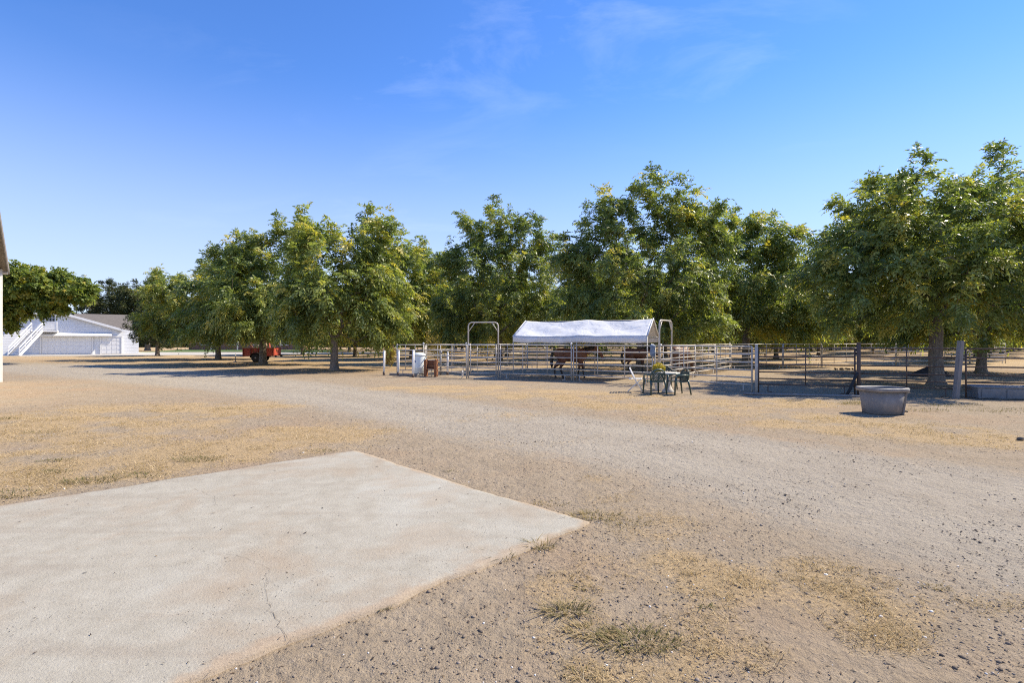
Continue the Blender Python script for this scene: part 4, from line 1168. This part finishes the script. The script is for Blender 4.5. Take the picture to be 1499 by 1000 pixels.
# ------------------------------------------------------------------ horses
def horse(label, loc, rz, coat, head='up', step=0.0, scale=1.0):
    t = thing('horse', label, 'horse', (loc[0], loc[1], 0.0), rz, 'horses in the corral')
    t.scale = (scale,) * 3
    mb = MB()
    secs = [(-.82, 1.14, .05, .08), (-.78, 1.15, .15, .18), (-.62, 1.14, .24, .27), (-.40, 1.13, .27, .29), (-.1, 1.09, .28, .30), (.2, 1.06, .285, .32), (.45, 1.08, .25, .34), (.62, 1.11, .18, .29), (.74, 1.13, .09, .16)]
    n = 16; vs = []; fs = []
    for x, z, w, h in secs:
        for k in range(n):
            a = 2 * math.pi * k / n
            vs.append((x, w * math.cos(a), z + h * math.sin(a) * (1.0 if math.sin(a) > 0 else 1.02)))
    for i in range(len(secs) - 1):
        for k in range(n):
            k2 = (k + 1) % n
            fs.append((i * n + k, (i + 1) * n + k, (i + 1) * n + k2, i * n + k2))
    fs.append(tuple(range(n))); fs.append(tuple(reversed(range((len(secs) - 1) * n, len(secs) * n))))
    mb.add(vs, fs)
    if head == 'up':
        nk = [(.42, 0, 1.20), (.66, 0, 1.33), (.86, 0, 1.50), (1.02, 0, 1.66)]
        hd = [(.96, 0, 1.70), (1.08, 0, 1.66), (1.20, 0, 1.52), (1.34, 0, 1.36), (1.42, 0, 1.27), (1.44, 0, 1.24)]
    elif head == 'level':
        nk = [(.42, 0, 1.18), (.70, 0, 1.26), (.94, 0, 1.34), (1.14, 0, 1.42)]
        hd = [(1.10, 0, 1.46), (1.22, 0, 1.40), (1.32, 0, 1.24), (1.44, 0, 1.07), (1.51, 0, .98), (1.53, 0, .95)]
    else:
        nk = [(.45, 0, 1.12), (.72, 0, 1.05), (.94, 0, .90), (1.10, 0, .72)]
        hd = [(1.06, 0, .78), (1.14, 0, .70), (1.20, 0, .53), (1.26, 0, .34), (1.30, 0, .23), (1.31, 0, .19)]
    mb.tube(nk, [(.25, .15), (.20, .11), (.165, .09), (.13, .08)], 12)
    mb.tube(hd, [(.08, .07), (.125, .095), (.125, .085), (.085, .065), (.075, .06), (.045, .04)], 12)
    for sy in (-1, 1):
        e = Vector(hd[0])
        mb.tube([e + Vector((.02, .06 * sy, .03)), e + Vector((.0, .075 * sy, .12)), e + Vector((.02, .07 * sy, .19))], [.032, .03, .006], 6)
        f = step * sy
        mb.tube([(.44, .13 * sy, 1.0), (.45 + f * .3, .135 * sy, .78), (.46 + f * .7, .125 * sy, .47), (.45 + f * .85, .12 * sy, .30), (.45 + f, .12 * sy, .12), (.48 + f, .12 * sy, .06), (.49 + f, .12 * sy, .0)], [.14, .095, .058, .040, .036, .05, .062], 10)
        b = -step * sy
        mb.tube([(-.52, .13 * sy, 1.05), (-.44 + b * .2, .15 * sy, .82), (-.58 + b * .6, .14 * sy, .62), (-.67 + b * .75, .13 * sy, .50), (-.63 + b * .9, .13 * sy, .28), (-.61 + b, .13 * sy, .12), (-.57 + b, .13 * sy, .06), (-.56 + b, .13 * sy, .0)], [.21, .165, .095, .062, .044, .038, .05, .062], 10)
    me = mb.mesh('body')
    o = link_mesh('body', me, coat, t)
    rm_ = o.modifiers.new('remesh', 'REMESH'); rm_.mode = 'VOXEL'; rm_.voxel_size = .024; rm_.use_smooth_shade = True
    sm = o.modifiers.new('smooth', 'SMOOTH'); sm.iterations = 5; sm.factor = .6
    # mane and tail
    mm = MB()
    for i in range(12):
        u = i / 11
        a = Vector(nk[0]).lerp(Vector(nk[1]), u * 3) if u < 1 / 3 else (Vector(nk[1]).lerp(Vector(nk[2]), u * 3 - 1) if u < 2 / 3 else Vector(nk[2]).lerp(Vector(nk[3]), u * 3 - 2))
        w = .235 * (1 - u) + .13 * u
        s_ = a + Vector((-.5 * w * (1 if head != 'down' else -.4), 0, w * .86))
        mm.tube([s_, s_ + Vector((-.02, -.07, -.02)), s_ + Vector((0, -.12, -.2))], [.035, .04, .008], 6)
    mm.build('mane', M['hair'], t, True)
    MB().tube([(-.80, 0, 1.26), (-.90, 0, 1.20), (-.95, 0, .95), (-.94, 0, .65), (-.92, 0, .42)], [.04, .055, .085, .07, .012], 8).build('tail', M['hair'], t, True)
    ey = MB()
    for sy in (-1, 1):
        ey.lathe([(.003, -.016), (.013, -.01), (.017, 0), (.013, .01), (.003, .016)], 8, Vector(hd[1]).lerp(Vector(hd[2]), .35) + Vector((.05, .078 * sy, .03)))
    ey.build('eyes', M['rubber'], t, True)
    return t
p = G(838, 552.5)
horse('bay horse with black legs standing side on under the canopy', (p.x - .05, p.y), R(3), M['bay'], 'level', .16, .98)
p = G(928, 543)
horse('dark bay horse standing behind the right canopy leg', (p.x + .1, p.y), R(18), M['bay'], 'level', .08, .94)
p = G(1000, 552)
horse('chestnut horse with lowered head standing right of the canopy behind the chairs', (p.x - .05, p.y + .2), R(48), M['chestnut'], 'down', .1, 1.04)

# ------------------------------------------------------------------ patio chairs, table, flower pot
def mono_chair(label, loc, rz):
    """green plastic armchair facing local -y"""
    t = thing('patio_chair', label, 'chair', (loc[0], loc[1], 0), rz, 'green plastic patio chairs')
    m = M['chair_green']
    sv = []; sf = []
    for j in range(7):
        for i in range(9):
            u = i / 8 - .5; v = j / 6
            sv.append((u * (.46 - .06 * v), -.23 + v * .44, .43 - .025 * math.sin(math.pi * v) * (1 - (2 * u) ** 2) - .02 * v))
    for j in range(6):
        for i in range(8):
            a = j * 9 + i; sf.append((a, a + 1, a + 10, a + 9))
    o = MB().add(sv, sf).build('seat', m, t, True); s_ = o.modifiers.new('t', 'SOLIDIFY'); s_.thickness = .022
    # backrest: arched rim, with lattice of strips and small pierced holes between
    arc = []
    for k in range(13):
        a = math.pi * k / 12
        arc.append((-.25 * math.cos(a), .23 + .06 * math.sin(a), .60 + .21 * math.sin(a)))
    arc = [(-.23, .21, .42)] + arc + [(.23, .21, .42)]
    bk_ = MB().tube(arc, [(.03, .016)] * len(arc), 8).build('backrest_rim', m, t, True)
    lat = MB()
    def on(u, w):
        return Vector((u, .215 + .055 * (w - .42) / .39 - .25 * u * u, w))
    for k in range(-4, 5):
        for sg in (-1, 1):
            a = on(max(-.22, min(.22, k * .06 - .10 * sg)), .45); b = on(max(-.2, min(.2, k * .06 + .10 * sg)), .765 - abs(k) * .018)
            lat.bar(a, b, .022, .012)
    lat.bar(on(-.21, .44), on(.21, .44), .014, .05)
    for w in (.55, .66): lat.bar(on(-.22, w) , on(.22, w) + Vector((0, 0, 0)), .012, .02)
    lat.build('backrest_lattice', m, bk_, False)
    for sx in (-1, 1):
        MB().tube([(.255 * sx, .22, .62), (.275 * sx, .05, .635), (.275 * sx, -.16, .62), (.265 * sx, -.22, .55)], [(.02, .03)] * 4, 8).build('arm', m, t, True)
        MB().tube([(.265 * sx, -.215, .60), (.25 * sx, -.235, .40), (.275 * sx, -.27, .0)], [.026, .032, .022], 8).build('leg', m, t, True)
        MB().tube([(.235 * sx, .21, .46), (.25 * sx, .25, .3), (.275 * sx, .30, .0)], [.03, .03, .022], 8).build('leg', m, t, True)
    return t
cx = G(960, 576.5); mono_chair('green plastic patio chair with its pierced back turned to the camera', (cx.x, cx.y + .15), R(180 + 8) - R(180) + R(184))
cx = G(994, 577.5); mono_chair('green plastic patio chair at the right of the table facing left', (cx.x + .05, cx.y + .25), R(-78))
cx = AT(978, 570, 18.6); mono_chair('green plastic patio chair on the far side of the table facing the camera', (cx.x, 18.75), R(4))
# white slatted chair at left
p = G(934, 574)
wc = thing('folding_chair', 'white slatted folding chair at the left of the patio table', 'chair', (p.x, p.y + .35, 0), R(75))
for sx in (-.22, .22):
    MB().tube([(sx, -.24, .0), (sx, .02, .43), (sx, .20, .82)], .013, 8).build('frame_leg', M['white_paint'], wc, True)
    MB().tube([(sx * .9, .26, .0), (sx * .9, -.20, .44)], .013, 8).build('frame_leg', M['white_paint'], wc, True)
for k in range(6):
    MB().box((0, -.19 + k * .075, .44), (.44, .055, .016)).build('seat_slat', M['white_paint'], wc)
for k in range(4):
    MB().box((0, .095 + k * .032, .56 + k * .072), (.44, .014, .055), Matrix.Rotation(R(-24), 3, 'X')).build('back_slat', M['white_paint'], wc)
p = AT(978, 548, 17.55)
tb = thing('patio_table', 'small round pale table between the green chairs', 'table', (p.x, 17.55, 0))
MB().lathe([(.36, .60), (.39, .61), (.39, .65), (.375, .665), (.02, .668)], 32).build('top', M['table'], tb, True)
MB().lathe([(.20, 0), (.21, .03), (.13, .12), (.075, .3), (.08, .48), (.17, .60)], 20).build('pedestal', M['table'], tb, True)
p = AT(964.5, 540, 18.2)
fp = thing('flower_pot', 'round yellow flowering plant in a white pot behind the patio chairs', 'plant', (p.x, 18.2, 0))
MB().lathe([(.10, 0), (.12, .02), (.17, .52), (.19, .54), (.19, .60), (.17, .61)], 20).build('pot', M['pot'], fp, True)
rg = np.random.RandomState(3); n = 1500
d = rg.normal(size=(n, 3)); d /= np.linalg.norm(d, axis=1)[:, None]
C = d * (rg.rand(n, 1) ** .3) * np.array([.23, .23, .19]) + np.array([0, 0, .77])
a = rg.normal(size=(n, 3)); a /= np.linalg.norm(a, axis=1)[:, None]
b = np.cross(a, d + .01); b /= np.linalg.norm(b, axis=1)[:, None]
VV = np.stack([C - a * .022, C + b * .016, C + a * .022, C - b * .016], 1).reshape(-1, 3)
link_mesh('bloom', npmesh('bloom', VV, np.arange(n * 4).reshape(-1, 4), M['mum'], {'tint': np.repeat(np.clip(rg.normal(.55, .25, n) + d[:, 2] * .2, 0, 1), 4)}), None, fp)

# ------------------------------------------------------------------ stock tub, trough, compost heap
p = G(1300, 607)
tubt = thing('stock_tub', 'grey oval plastic stock tub standing on the dirt by the dark fence', 'tub', (p.x + .09, p.y + .32, 0), R(6))
tubt.scale = (.80, 1.0, 1.05)
def oval(prof, n=40):
    vs = []; fs = []
    for (a, b, z) in prof:
        for k in range(n):
            t = 2 * math.pi * k / n
            c, s = math.cos(t), math.sin(t)
            e = 0.62
            vs.append((a * math.copysign(abs(c) ** e, c), b * math.copysign(abs(s) ** e, s), z))
    for i in range(len(prof) - 1):
        for k in range(n):
            k2 = (k + 1) % n
            fs.append((i * n + k, i * n + k2, (i + 1) * n + k2, (i + 1) * n + k))
    fs.append(tuple(reversed(range(n)))); fs.append(tuple((len(prof) - 1) * n + k for k in range(n)))
    return vs, fs
vs, fs = oval([(.44, .30, 0), (.46, .32, .01), (.535, .375, .52), (.51, .35, .52), (.44, .30, .06)])
MB().add(vs, fs).build('shell', M['tub'], tubt, True)
vs, fs = oval([(.535, .375, .50), (.60, .435, .51), (.605, .44, .575), (.585, .42, .59), (.53, .37, .588), (.515, .355, .53)])
fs = fs[:-2]; nn = 40; fs += [(5 * nn + k, 5 * nn + (k + 1) % nn, (k + 1) % nn, k) for k in range(nn)]
MB().add(vs, fs).build('rim', M['tub'], tubt, True)
for k, (x, y) in enumerate(((.40, -.325), (.535, -.08))):
    MB().bar((x * .86, y * .86 - .0, .0), (x, y, .50), .09, .05).build('rib', M['tub'], tubt, bevel=.012)
MB().lathe([(.035, 0), (.04, .02), (.02, .03)], 12, (0, 0, 0)).build('drain_plug', M['rubber'], tubt, True).location = (.43, -.30, .06)

ed_ang = math.atan2(ed.y, ed.x)
p = G(1433, 583)
tr = thing('water_trough', 'long low blue-grey ribbed water trough at the right border', 'trough', (p.x, p.y, 0), ed_ang + R(4))
mb = MB(); Lt = 2.4; Wt = .6; Ht = .36
mb.add([(0, 0, 0), (Lt, 0, 0), (Lt, Wt, 0), (0, Wt, 0), (-.06, -.05, Ht), (Lt + .06, -.05, Ht), (Lt + .06, Wt + .05, Ht), (-.06, Wt + .05, Ht),
        (-.01, 0, Ht), (Lt + .01, 0, Ht), (Lt + .01, Wt, Ht), (-.01, Wt, Ht), (.03, .04, .08), (Lt - .03, .04, .08), (Lt - .03, Wt - .04, .08), (.03, Wt - .04, .08)],
       [(3, 2, 1, 0), (0, 1, 5, 4), (1, 2, 6, 5), (2, 3, 7, 6), (3, 0, 4, 7), (4, 5, 9, 8), (5, 6, 10, 9), (6, 7, 11, 10), (7, 4, 8, 11), (8, 9, 13, 12), (9, 10, 14, 13), (10, 11, 15, 14), (11, 8, 12, 15), (12, 13, 14, 15)])
mb.build('shell', M['trough'], tr, bevel=.015)
MB().tube([(-.07, -.06, Ht - .01), (Lt + .07, -.06, Ht - .01), (Lt + .07, Wt + .06, Ht - .01), (-.07, Wt + .06, Ht - .01), (-.07, -.06, Ht - .01)], .028, 8).build('rim', M['trough'], tr, True)
for k in range(4):
    x = .28 + k * .62
    MB().add([(x - .22, -.03, .03), (x + .22, -.03, .03), (x + .23, -.075, .29), (x - .23, -.075, .29), (x - .22, .0, .03), (x + .22, .0, .03), (x + .23, -.04, .29), (x - .23, -.04, .29)],
             [(0, 1, 2, 3), (0, 4, 5, 1), (1, 5, 6, 2), (2, 6, 7, 3), (3, 7, 4, 0)]).build('side_panel', M['trough'], tr, bevel=.01)
MB().box((Lt / 2, Wt / 2, Ht - .09), (Lt - .06, Wt - .1, .01)).build('water', M['water'], tr)

p = G(1372, 550.5)
rg = np.random.RandomState(6); nu, nv = 48, 14
VV = []
for j in range(nv + 1):
    for i in range(nu):
        a = 2 * math.pi * i / nu; r = j / nv
        k = 1 + .22 * (float(fbm(np.array([math.cos(a) * 2 + 9]), np.array([math.sin(a) * 2 + 4]), 3)[0]) - .5) * 2
        z = .50 * (1 - r ** 1.5) + .12 * (float(fbm(np.array([math.cos(a) * r * 5 + 3]), np.array([math.sin(a) * r * 5 + 8]), 3)[0]) - .5) * (1 - r)
        VV.append((1.05 * r * k * math.cos(a), .6 * r * k * math.sin(a), z - .03))
FF = [(j * nu + i, j * nu + (i + 1) % nu, (j + 1) * nu + (i + 1) % nu, (j + 1) * nu + i) for j in range(nv) for i in range(nu)]
hp_ = MB().add(VV, [tuple(reversed(f)) for f in FF]).build('compost_heap', M['manure'], None, True)
hp_.location = (p.x, p.y + .4, 0)
tag(hp_, 'dark heap of compost behind the thick walnut trunk', 'heap')
def droppings(label, px, py, n, spread, seed):
    rr = random.Random(seed); p = G(px, py); mb = MB()
    for k in range(n):
        r = rr.uniform(.035, .06)
        mb.lathe([(r * .3, 0), (r * .9, r * .4), (r, r * .8), (r * .7, r * 1.3), (r * .1, r * 1.55)], 7, (rr.gauss(0, spread), rr.gauss(0, spread * .8), -.01 + rr.choice((0, 0, .04))))
    o = mb.build('dung_pile', M['manure'] if n > 5 else M['crack'], None, True); o.location = (p.x, p.y, 0)
    if n <= 5: o.scale = (1.3, 1, .55)
    tag(o, label, 'dung', 'droppings in the pens')
droppings('left small dark dropping pile in the right pen by the dark post', 1230, 540.5, 16, .12, 1)
droppings('right small dark dropping pile in the right pen by the dark post', 1243, 540.5, 14, .10, 2)
droppings('dark lump on the dirt at the right border below the trough', 1496, 643, 3, .02, 3)

# ------------------------------------------------------------------ red trailer
p = G(375, 529.5)
rt_ = thing('utility_trailer', 'faded red utility trailer with plank sides parked behind the walnut trunk', 'trailer', (p.x, p.y + 1.0, 0), R(4))
LX = 2.5
MB().box((0, 0, .52), (LX, 1.5, .08)).build('bed', M['red_dark'], rt_)
for sy in (-.75, .75):
    pn = MB().box((0, sy, .84), (LX, .04, .60)).build('side_panel', M['red'], rt_)
    for k in range(5):
        MB().box((-LX / 2 + .06 + k * (LX - .12) / 4, sy + (.045 if sy > 0 else -.045), .83), (.07, .05, .66)).build('stake', M['red_dark'], pn)
    MB().box((0, sy, 1.165), (LX + .04, .08, .05)).build('top_rail', M['junk'], pn)
for sx in (-LX / 2, LX / 2):
    MB().box((sx, 0, .84), (.04, 1.46, .60)).build('end_panel', M['red'], rt_)
for sy in (-.92, .92):
    w_ = bpy.data.objects.new('wheel', None); COL.objects.link(w_); w_.parent = rt_; w_.location = (-.12, sy, .36); w_.rotation_euler = (R(90), 0, 0)
    MB().lathe([(.21, -.09), (.33, -.09), (.36, -.05), (.36, .05), (.33, .09), (.21, .09)], 28).build('tyre', M['rubber'], w_, True)
    MB().lathe([(.19, -.06), (.215, -.085), (.215, .085), (.20, .09), (.15, .06), (.07, .075), (.05, .11), (.01, .11)] if sy < 0 else [(.01, -.11), (.05, -.11), (.07, -.075), (.15, -.06), (.20, -.09), (.215, -.085), (.215, .085), (.19, .06)], 24).build('rim', M['rim'], w_, True)
    fd = MB(); pr = []
    for k in range(9):
        a = math.pi * k / 8
        pr.append((-.12 - .45 * math.cos(a), .36 + .45 * math.sin(a)))
    for k in range(8):
        (x0, z0), (x1, z1) = pr[k], pr[k + 1]
        fd.add([(x0, sy - .13, z0), (x1, sy - .13, z1), (x1, sy + .13, z1), (x0, sy + .13, z0)], [(0, 1, 2, 3)])
    o = fd.build('fender', M['rubber'], rt_, True); s_ = o.modifiers.new('t', 'SOLIDIFY'); s_.thickness = .015
MB().tube([(-.12, -.8, .36), (-.12, .8, .36)], .035, 8).build('axle', M['rubber'], rt_)
tg = MB(); tg.tube([(-LX / 2, -.5, .48), (-LX / 2 - 1.0, 0, .46)], .04, 6); tg.tube([(-LX / 2, .5, .48), (-LX / 2 - 1.0, 0, .46)], .04, 6)
tg.build('tongue', M['steel'], rt_)
MB().tube([(-LX / 2 - .85, -.1, .72), (-LX / 2 - .85, -.1, .05)], .035, 8).build('jack', M['steel'], rt_, True)
MB().lathe([(.14, 0), (.16, .02), (.05, .05)], 12, (-LX / 2 - .85, -.1, 0)).build('jack_foot', M['white_paint'], rt_, True)
for sy in (-.6, .6):
    MB().box((LX / 2 + .10, sy, .50), (.16, .14, .14)).build('taillight', M['rubber'], rt_)
rj = random.Random(3)
for k in range(7):
    x = -.9 + k * .28
    b_ = MB().bar((x, rj.uniform(-.5, .3), 1.0), (x + rj.uniform(-.3, .5), rj.uniform(-.5, .4), 1.0 + rj.uniform(.35, .75)), .09, .03).build('scrap_board', M['junk'] if k % 3 else M['red'], None)
    b_.matrix_world = Matrix.Translation(rt_.location) @ Matrix.Rotation(rt_.rotation_euler.z, 4, 'Z')
    tag(b_, '%s scrap board sticking up from the red trailer, %s of seven from the left' % ('pale' if k % 3 else 'rust red', ['first', 'second', 'third', 'fourth', 'fifth', 'sixth', 'seventh'][k]), 'board', 'scrap boards loaded in the red trailer')

# ------------------------------------------------------------------ weeds, straw, pebbles
def tuft(name, label, px, py, r, h, n, seed, tint, cat='weeds', group=None, spread=1.0):
    rg = np.random.RandomState(seed)
    p = G(px, py)
    gz = float(ground_z(np.array([p.x]), np.array([p.y]))[0])
    k = np.maximum(rg.randint(1, 7, n), 1)
    aa = rg.uniform(0, 6.28, n); rr_ = r * np.sqrt(rg.rand(n))
    B = np.stack([rr_ * np.cos(aa) * 1.35, rr_ * np.sin(aa) * .6, np.full(n, gz - .004)], 1)
    dr = np.stack([np.cos(aa + rg.normal(0, .8, n)), np.sin(aa + rg.normal(0, .8, n)), np.zeros(n)], 1)
    lean = rg.uniform(.4, 2.6, (n, 1)) * spread
    hh = h * rg.uniform(.15, .85, (n, 1))
    Mid = B + dr * lean * hh * .45 + np.array([0, 0, 1]) * hh * .6
    Tp = B + dr * lean * hh * 1.15 + np.array([0, 0, 1]) * hh * rg.uniform(.55, 1.0, (n, 1))
    sd = np.stack([-dr[:, 1], dr[:, 0], np.zeros(n)], 1) * .0022 * rg.uniform(.7, 1.6, (n, 1))
    VV = np.stack([B - sd, B + sd, Mid + sd * .9, Tp, Mid - sd * .9], 1).reshape(-1, 3)
    ix = np.arange(n) * 5
    FF = np.stack([ix, ix + 1, ix + 2, ix + 4], 1)
    F2 = np.stack([ix + 4, ix + 2, ix + 3, ix + 3], 1)
    me = bpy.data.meshes.new(name)
    me.from_pydata(VV.tolist(), [], FF.tolist() + F2[:, :3].tolist())
    at = me.attributes.new('tint', 'FLOAT', 'POINT')
    at.data.foreach_set('value', np.repeat(np.clip(rg.normal(tint, .2, n), 0, 1), 5).astype(np.float32))
    o = link_mesh(name, me, M['grass'])
    o.location = (p.x, p.y, 0)
    tag(o, label, cat, group)
    return o
WG = 'weed clumps on the dirt'
for k, (px, py, r, h, n, ti, lab) in enumerate([
    (290, 672, .22, .07, 520, .42, 'widest green weed patch at the upper left edge of the slab'),
    (133, 703, .20, .07, 460, .42, 'dark green weed clump touching the left edge of the slab'),
    (208, 695, .18, .05, 320, .45, 'low brownish weed patch on the slab edge left of the widest one'),
    (80, 674, .14, .05, 240, .42, 'green weed patch in dry grass at far left'),
    (78, 690, .16, .05, 240, .45, 'low green weed strip just above the dark clump at far left'),
    (18, 722, .22, .06, 320, .42, 'green weed patch at the left border beside the slab'),
    (335, 597, .22, .05, 240, .48, 'green weed strip in the golden grass near the gravel track'),
    (60, 632, .2, .05, 220, .45, 'yellowish green weed patch in the golden grass at left'),
    (10, 612, .2, .08, 220, .45, 'green weed tuft at the left border in golden grass'),
    (382, 674, .16, .03, 160, .5, 'small brown weed patch at the slab edge near its far corner'),
    (475, 660, .12, .05, 140, .5, 'small weed at the far corner of the slab'),
    (662, 689, .07, .03, 90, .4, 'tiny dark weed on the gravel side edge of the slab'),
    (870, 755, .16, .08, 360, .72, 'sprawling dry weed at the right corner of the slab'),
    (920, 765, .13, .05, 220, .75, 'dry weed runner just right of the slab corner'),
    (805, 735, .12, .04, 200, .7, 'thin dry weed along the slab edge left of its right corner'),
    (790, 800, .07, .09, 190, .62, 'larger of two dark dry weeds on the near slab edge'),
    (737, 815, .05, .07, 120, .58, 'smaller of two dark dry weeds on the near slab edge'),
    (554, 889, .045, .05, 130, .45, 'small dark weed on the near slab edge by the gravel'),
    (828, 896, .09, .08, 300, .66, 'upright dry and green tuft in the foreground dirt'),
    (930, 938, .15, .06, 820, .58, 'largest foreground weed patch, green in a mat of straw'),
    (868, 924, .10, .05, 380, .8, 'straw coloured weed mat left of the largest foreground patch'),
    (1032, 888, .02, .04, 50, .35, 'tiny green sprout beside a white pebble'),
    (856, 860, .04, .03, 100, .72, 'small brown tuft above the foreground weeds'),
    (850, 985, .06, .03, 160, .85, 'straw tuft at the bottom border'),
    (1258, 590, .35, .22, 420, .55, 'green and dry weeds growing left of the grey tub'),
    (1395, 592, .5, .12, 520, .45, 'green weeds at the foot of the leaning post'),
    (1350, 600, .4, .12, 320, .55, 'thin weeds right of the grey tub'),
    (1475, 600, .7, .08, 620, .5, 'pale green ground weeds in front of the trough'),
    (1370, 860, .06, .03, 110, .75, 'small dry tuft on the gravel at right')]):
    tuft('weed_clump', lab, px, py, r * 1.25, h, int(n * .62), 100 + k, min(ti + .12, .95), group=WG)

# loose straw in the dry patches (nobody could count it)
rg = np.random.RandomState(15)
n0 = 420000
yy = 2.2 * (17 / 2.2) ** rg.rand(n0); xx = rg.uniform(-1.05, 1.05, n0) * yy
sm_ = straw_mask(xx, yy)
# keep off the slab
def in_slab(x, y):
    o = np.ones_like(x, bool)
    for k in range(4):
        a, b = corners[k], corners[(k + 1) % 4]
        o &= ((b.x - a.x) * (y - a.y) - (b.y - a.y) * (x - a.x)) < 0.0
    return o
ins = in_slab(xx, yy)
keep = (rg.rand(n0) < np.clip(sm_ * 1.4 - .25, 0, 1) * (0.25 + 1.2 * (fbm(xx * 3, yy * 3, 3) > .5)) * .45) & ~ins
xx, yy = xx[keep], yy[keep]; n = len(xx)
L = rg.uniform(.02, .065, n) * (1 + yy * .05); an = rg.uniform(0, 6.28, n)
gz = ground_z(xx, yy)
d = np.stack([np.cos(an), np.sin(an), rg.uniform(0, .8, n)], 1) * L[:, None]
B = np.stack([xx, yy, gz + .002], 1)
w = np.stack([-np.sin(an), np.cos(an), np.zeros(n)], 1) * (.0013 + .00025 * yy)[:, None]
VV = np.stack([B - w, B + w, B + d], 1).reshape(-1, 3)
o = link_mesh('loose_straw', npmesh('loose_straw', VV, np.arange(n * 3).reshape(-1, 3), M['straw'], {'tint': np.repeat(np.clip(rg.normal(.5, .22, n), 0, 1), 3)}), None)
tag(o, 'short dry straw lying over the golden patches of ground', 'straw', kind='stuff')

# pebbles and clods
n0 = 46000
yy = 2.2 * (15 / 2.2) ** (rg.rand(n0) ** .9); xx = rg.uniform(-1.05, 1.05, n0) * yy
ins = in_slab(xx, yy)
clus = fbm(xx * 1.1 + 30, yy * 1.1, 4)
keep = ~ins & (rg.rand(n0) < np.clip((clus - .38) * 4, .05, 1))
xx, yy = xx[keep], yy[keep]; n = len(xx)
s = np.clip(rg.lognormal(-5.6, .50, n), .0018, .015) * (1 + .015 * yy)
ov = np.array([(1, 0, 0), (0, 1, 0), (-1, 0, 0), (0, -1, 0), (0, 0, .7), (0, 0, -.6), (.6, .6, .35), (-.6, .6, .3), (-.6, -.6, .4), (.6, -.6, .35)])
fo = np.array([(0, 6, 4), (6, 1, 4), (1, 7, 4), (7, 2, 4), (2, 8, 4), (8, 3, 4), (3, 9, 4), (9, 0, 4), (0, 1, 6), (1, 2, 7), (2, 3, 8), (3, 0, 9), (1, 0, 5), (2, 1, 5), (3, 2, 5), (0, 3, 5)])
P = ov[None] * (1 + rg.normal(0, .16, (n, 10, 3))) * s[:, None, None] * rg.uniform(.7, 1.3, (n, 1, 3))
an = rg.uniform(0, 6.28, n); c_, s_ = np.cos(an), np.sin(an)
Q = P.copy(); Q[:, :, 0] = P[:, :, 0] * c_[:, None] - P[:, :, 1] * s_[:, None]; Q[:, :, 1] = P[:, :, 0] * s_[:, None] + P[:, :, 1] * c_[:, None]
Q += np.stack([xx, yy, ground_z(xx, yy) + s * .05], 1)[:, None, :]
tt = np.clip(rg.normal(.42, .18, n), 0, .8); tt[rg.rand(n) < .035] = 1.0; tt[rg.rand(n) < .10] = .05
o = link_mesh('pebbles', npmesh('pebbles', Q.reshape(-1, 3), (fo[None] + (np.arange(n) * 10)[:, None, None]).reshape(-1, 3), M['stone'], {'tint': np.repeat(tt, 10)}), None)
tag(o, 'small grey and white pebbles and clods strewn over the dirt', 'pebbles', kind='stuff')

# fallen walnut leaves and twig litter
n0 = 9000
yy = 2.2 * (40 / 2.2) ** rg.rand(n0); xx = rg.uniform(-1.05, 1.05, n0) * yy
n = n0
an = rg.uniform(0, 6.28, n); L = rg.uniform(.005, .016, n) * (1 + .09 * yy)
d = np.stack([np.cos(an), np.sin(an), rg.uniform(-.1, .25, n)], 1) * L[:, None]
w = np.stack([-np.sin(an), np.cos(an), rg.uniform(-.2, .2, n)], 1) * (L * rg.uniform(.08, .35, n))[:, None]
zz = np.where(in_slab(xx, yy), SH + .006, ground_z(xx, yy) + .004)
kp = ~in_slab(xx, yy) | (rg.rand(n) < .10)
B = np.stack([xx, yy, zz], 1)
VV = np.stack([B - d, B + w, B + d, B - w], 1)[kp].reshape(-1, 3)
m = int(kp.sum())
M['litter'] = leaf_mat('leaf_litter', (0.035, 0.026, 0.02), (0.075, 0.052, 0.035), (0.16, 0.11, 0.065), (0.30, 0.2, 0.1), .1)
o = link_mesh('leaf_litter', npmesh('leaf_litter', VV, np.arange(m * 4).reshape(-1, 4), M['litter'], {'tint': np.repeat(np.clip(rg.normal(.4, .25, m), 0, 1), 4)}), None)
tag(o, 'dark crumbs of dead leaf and twig scattered over the ground', 'litter', kind='stuff')
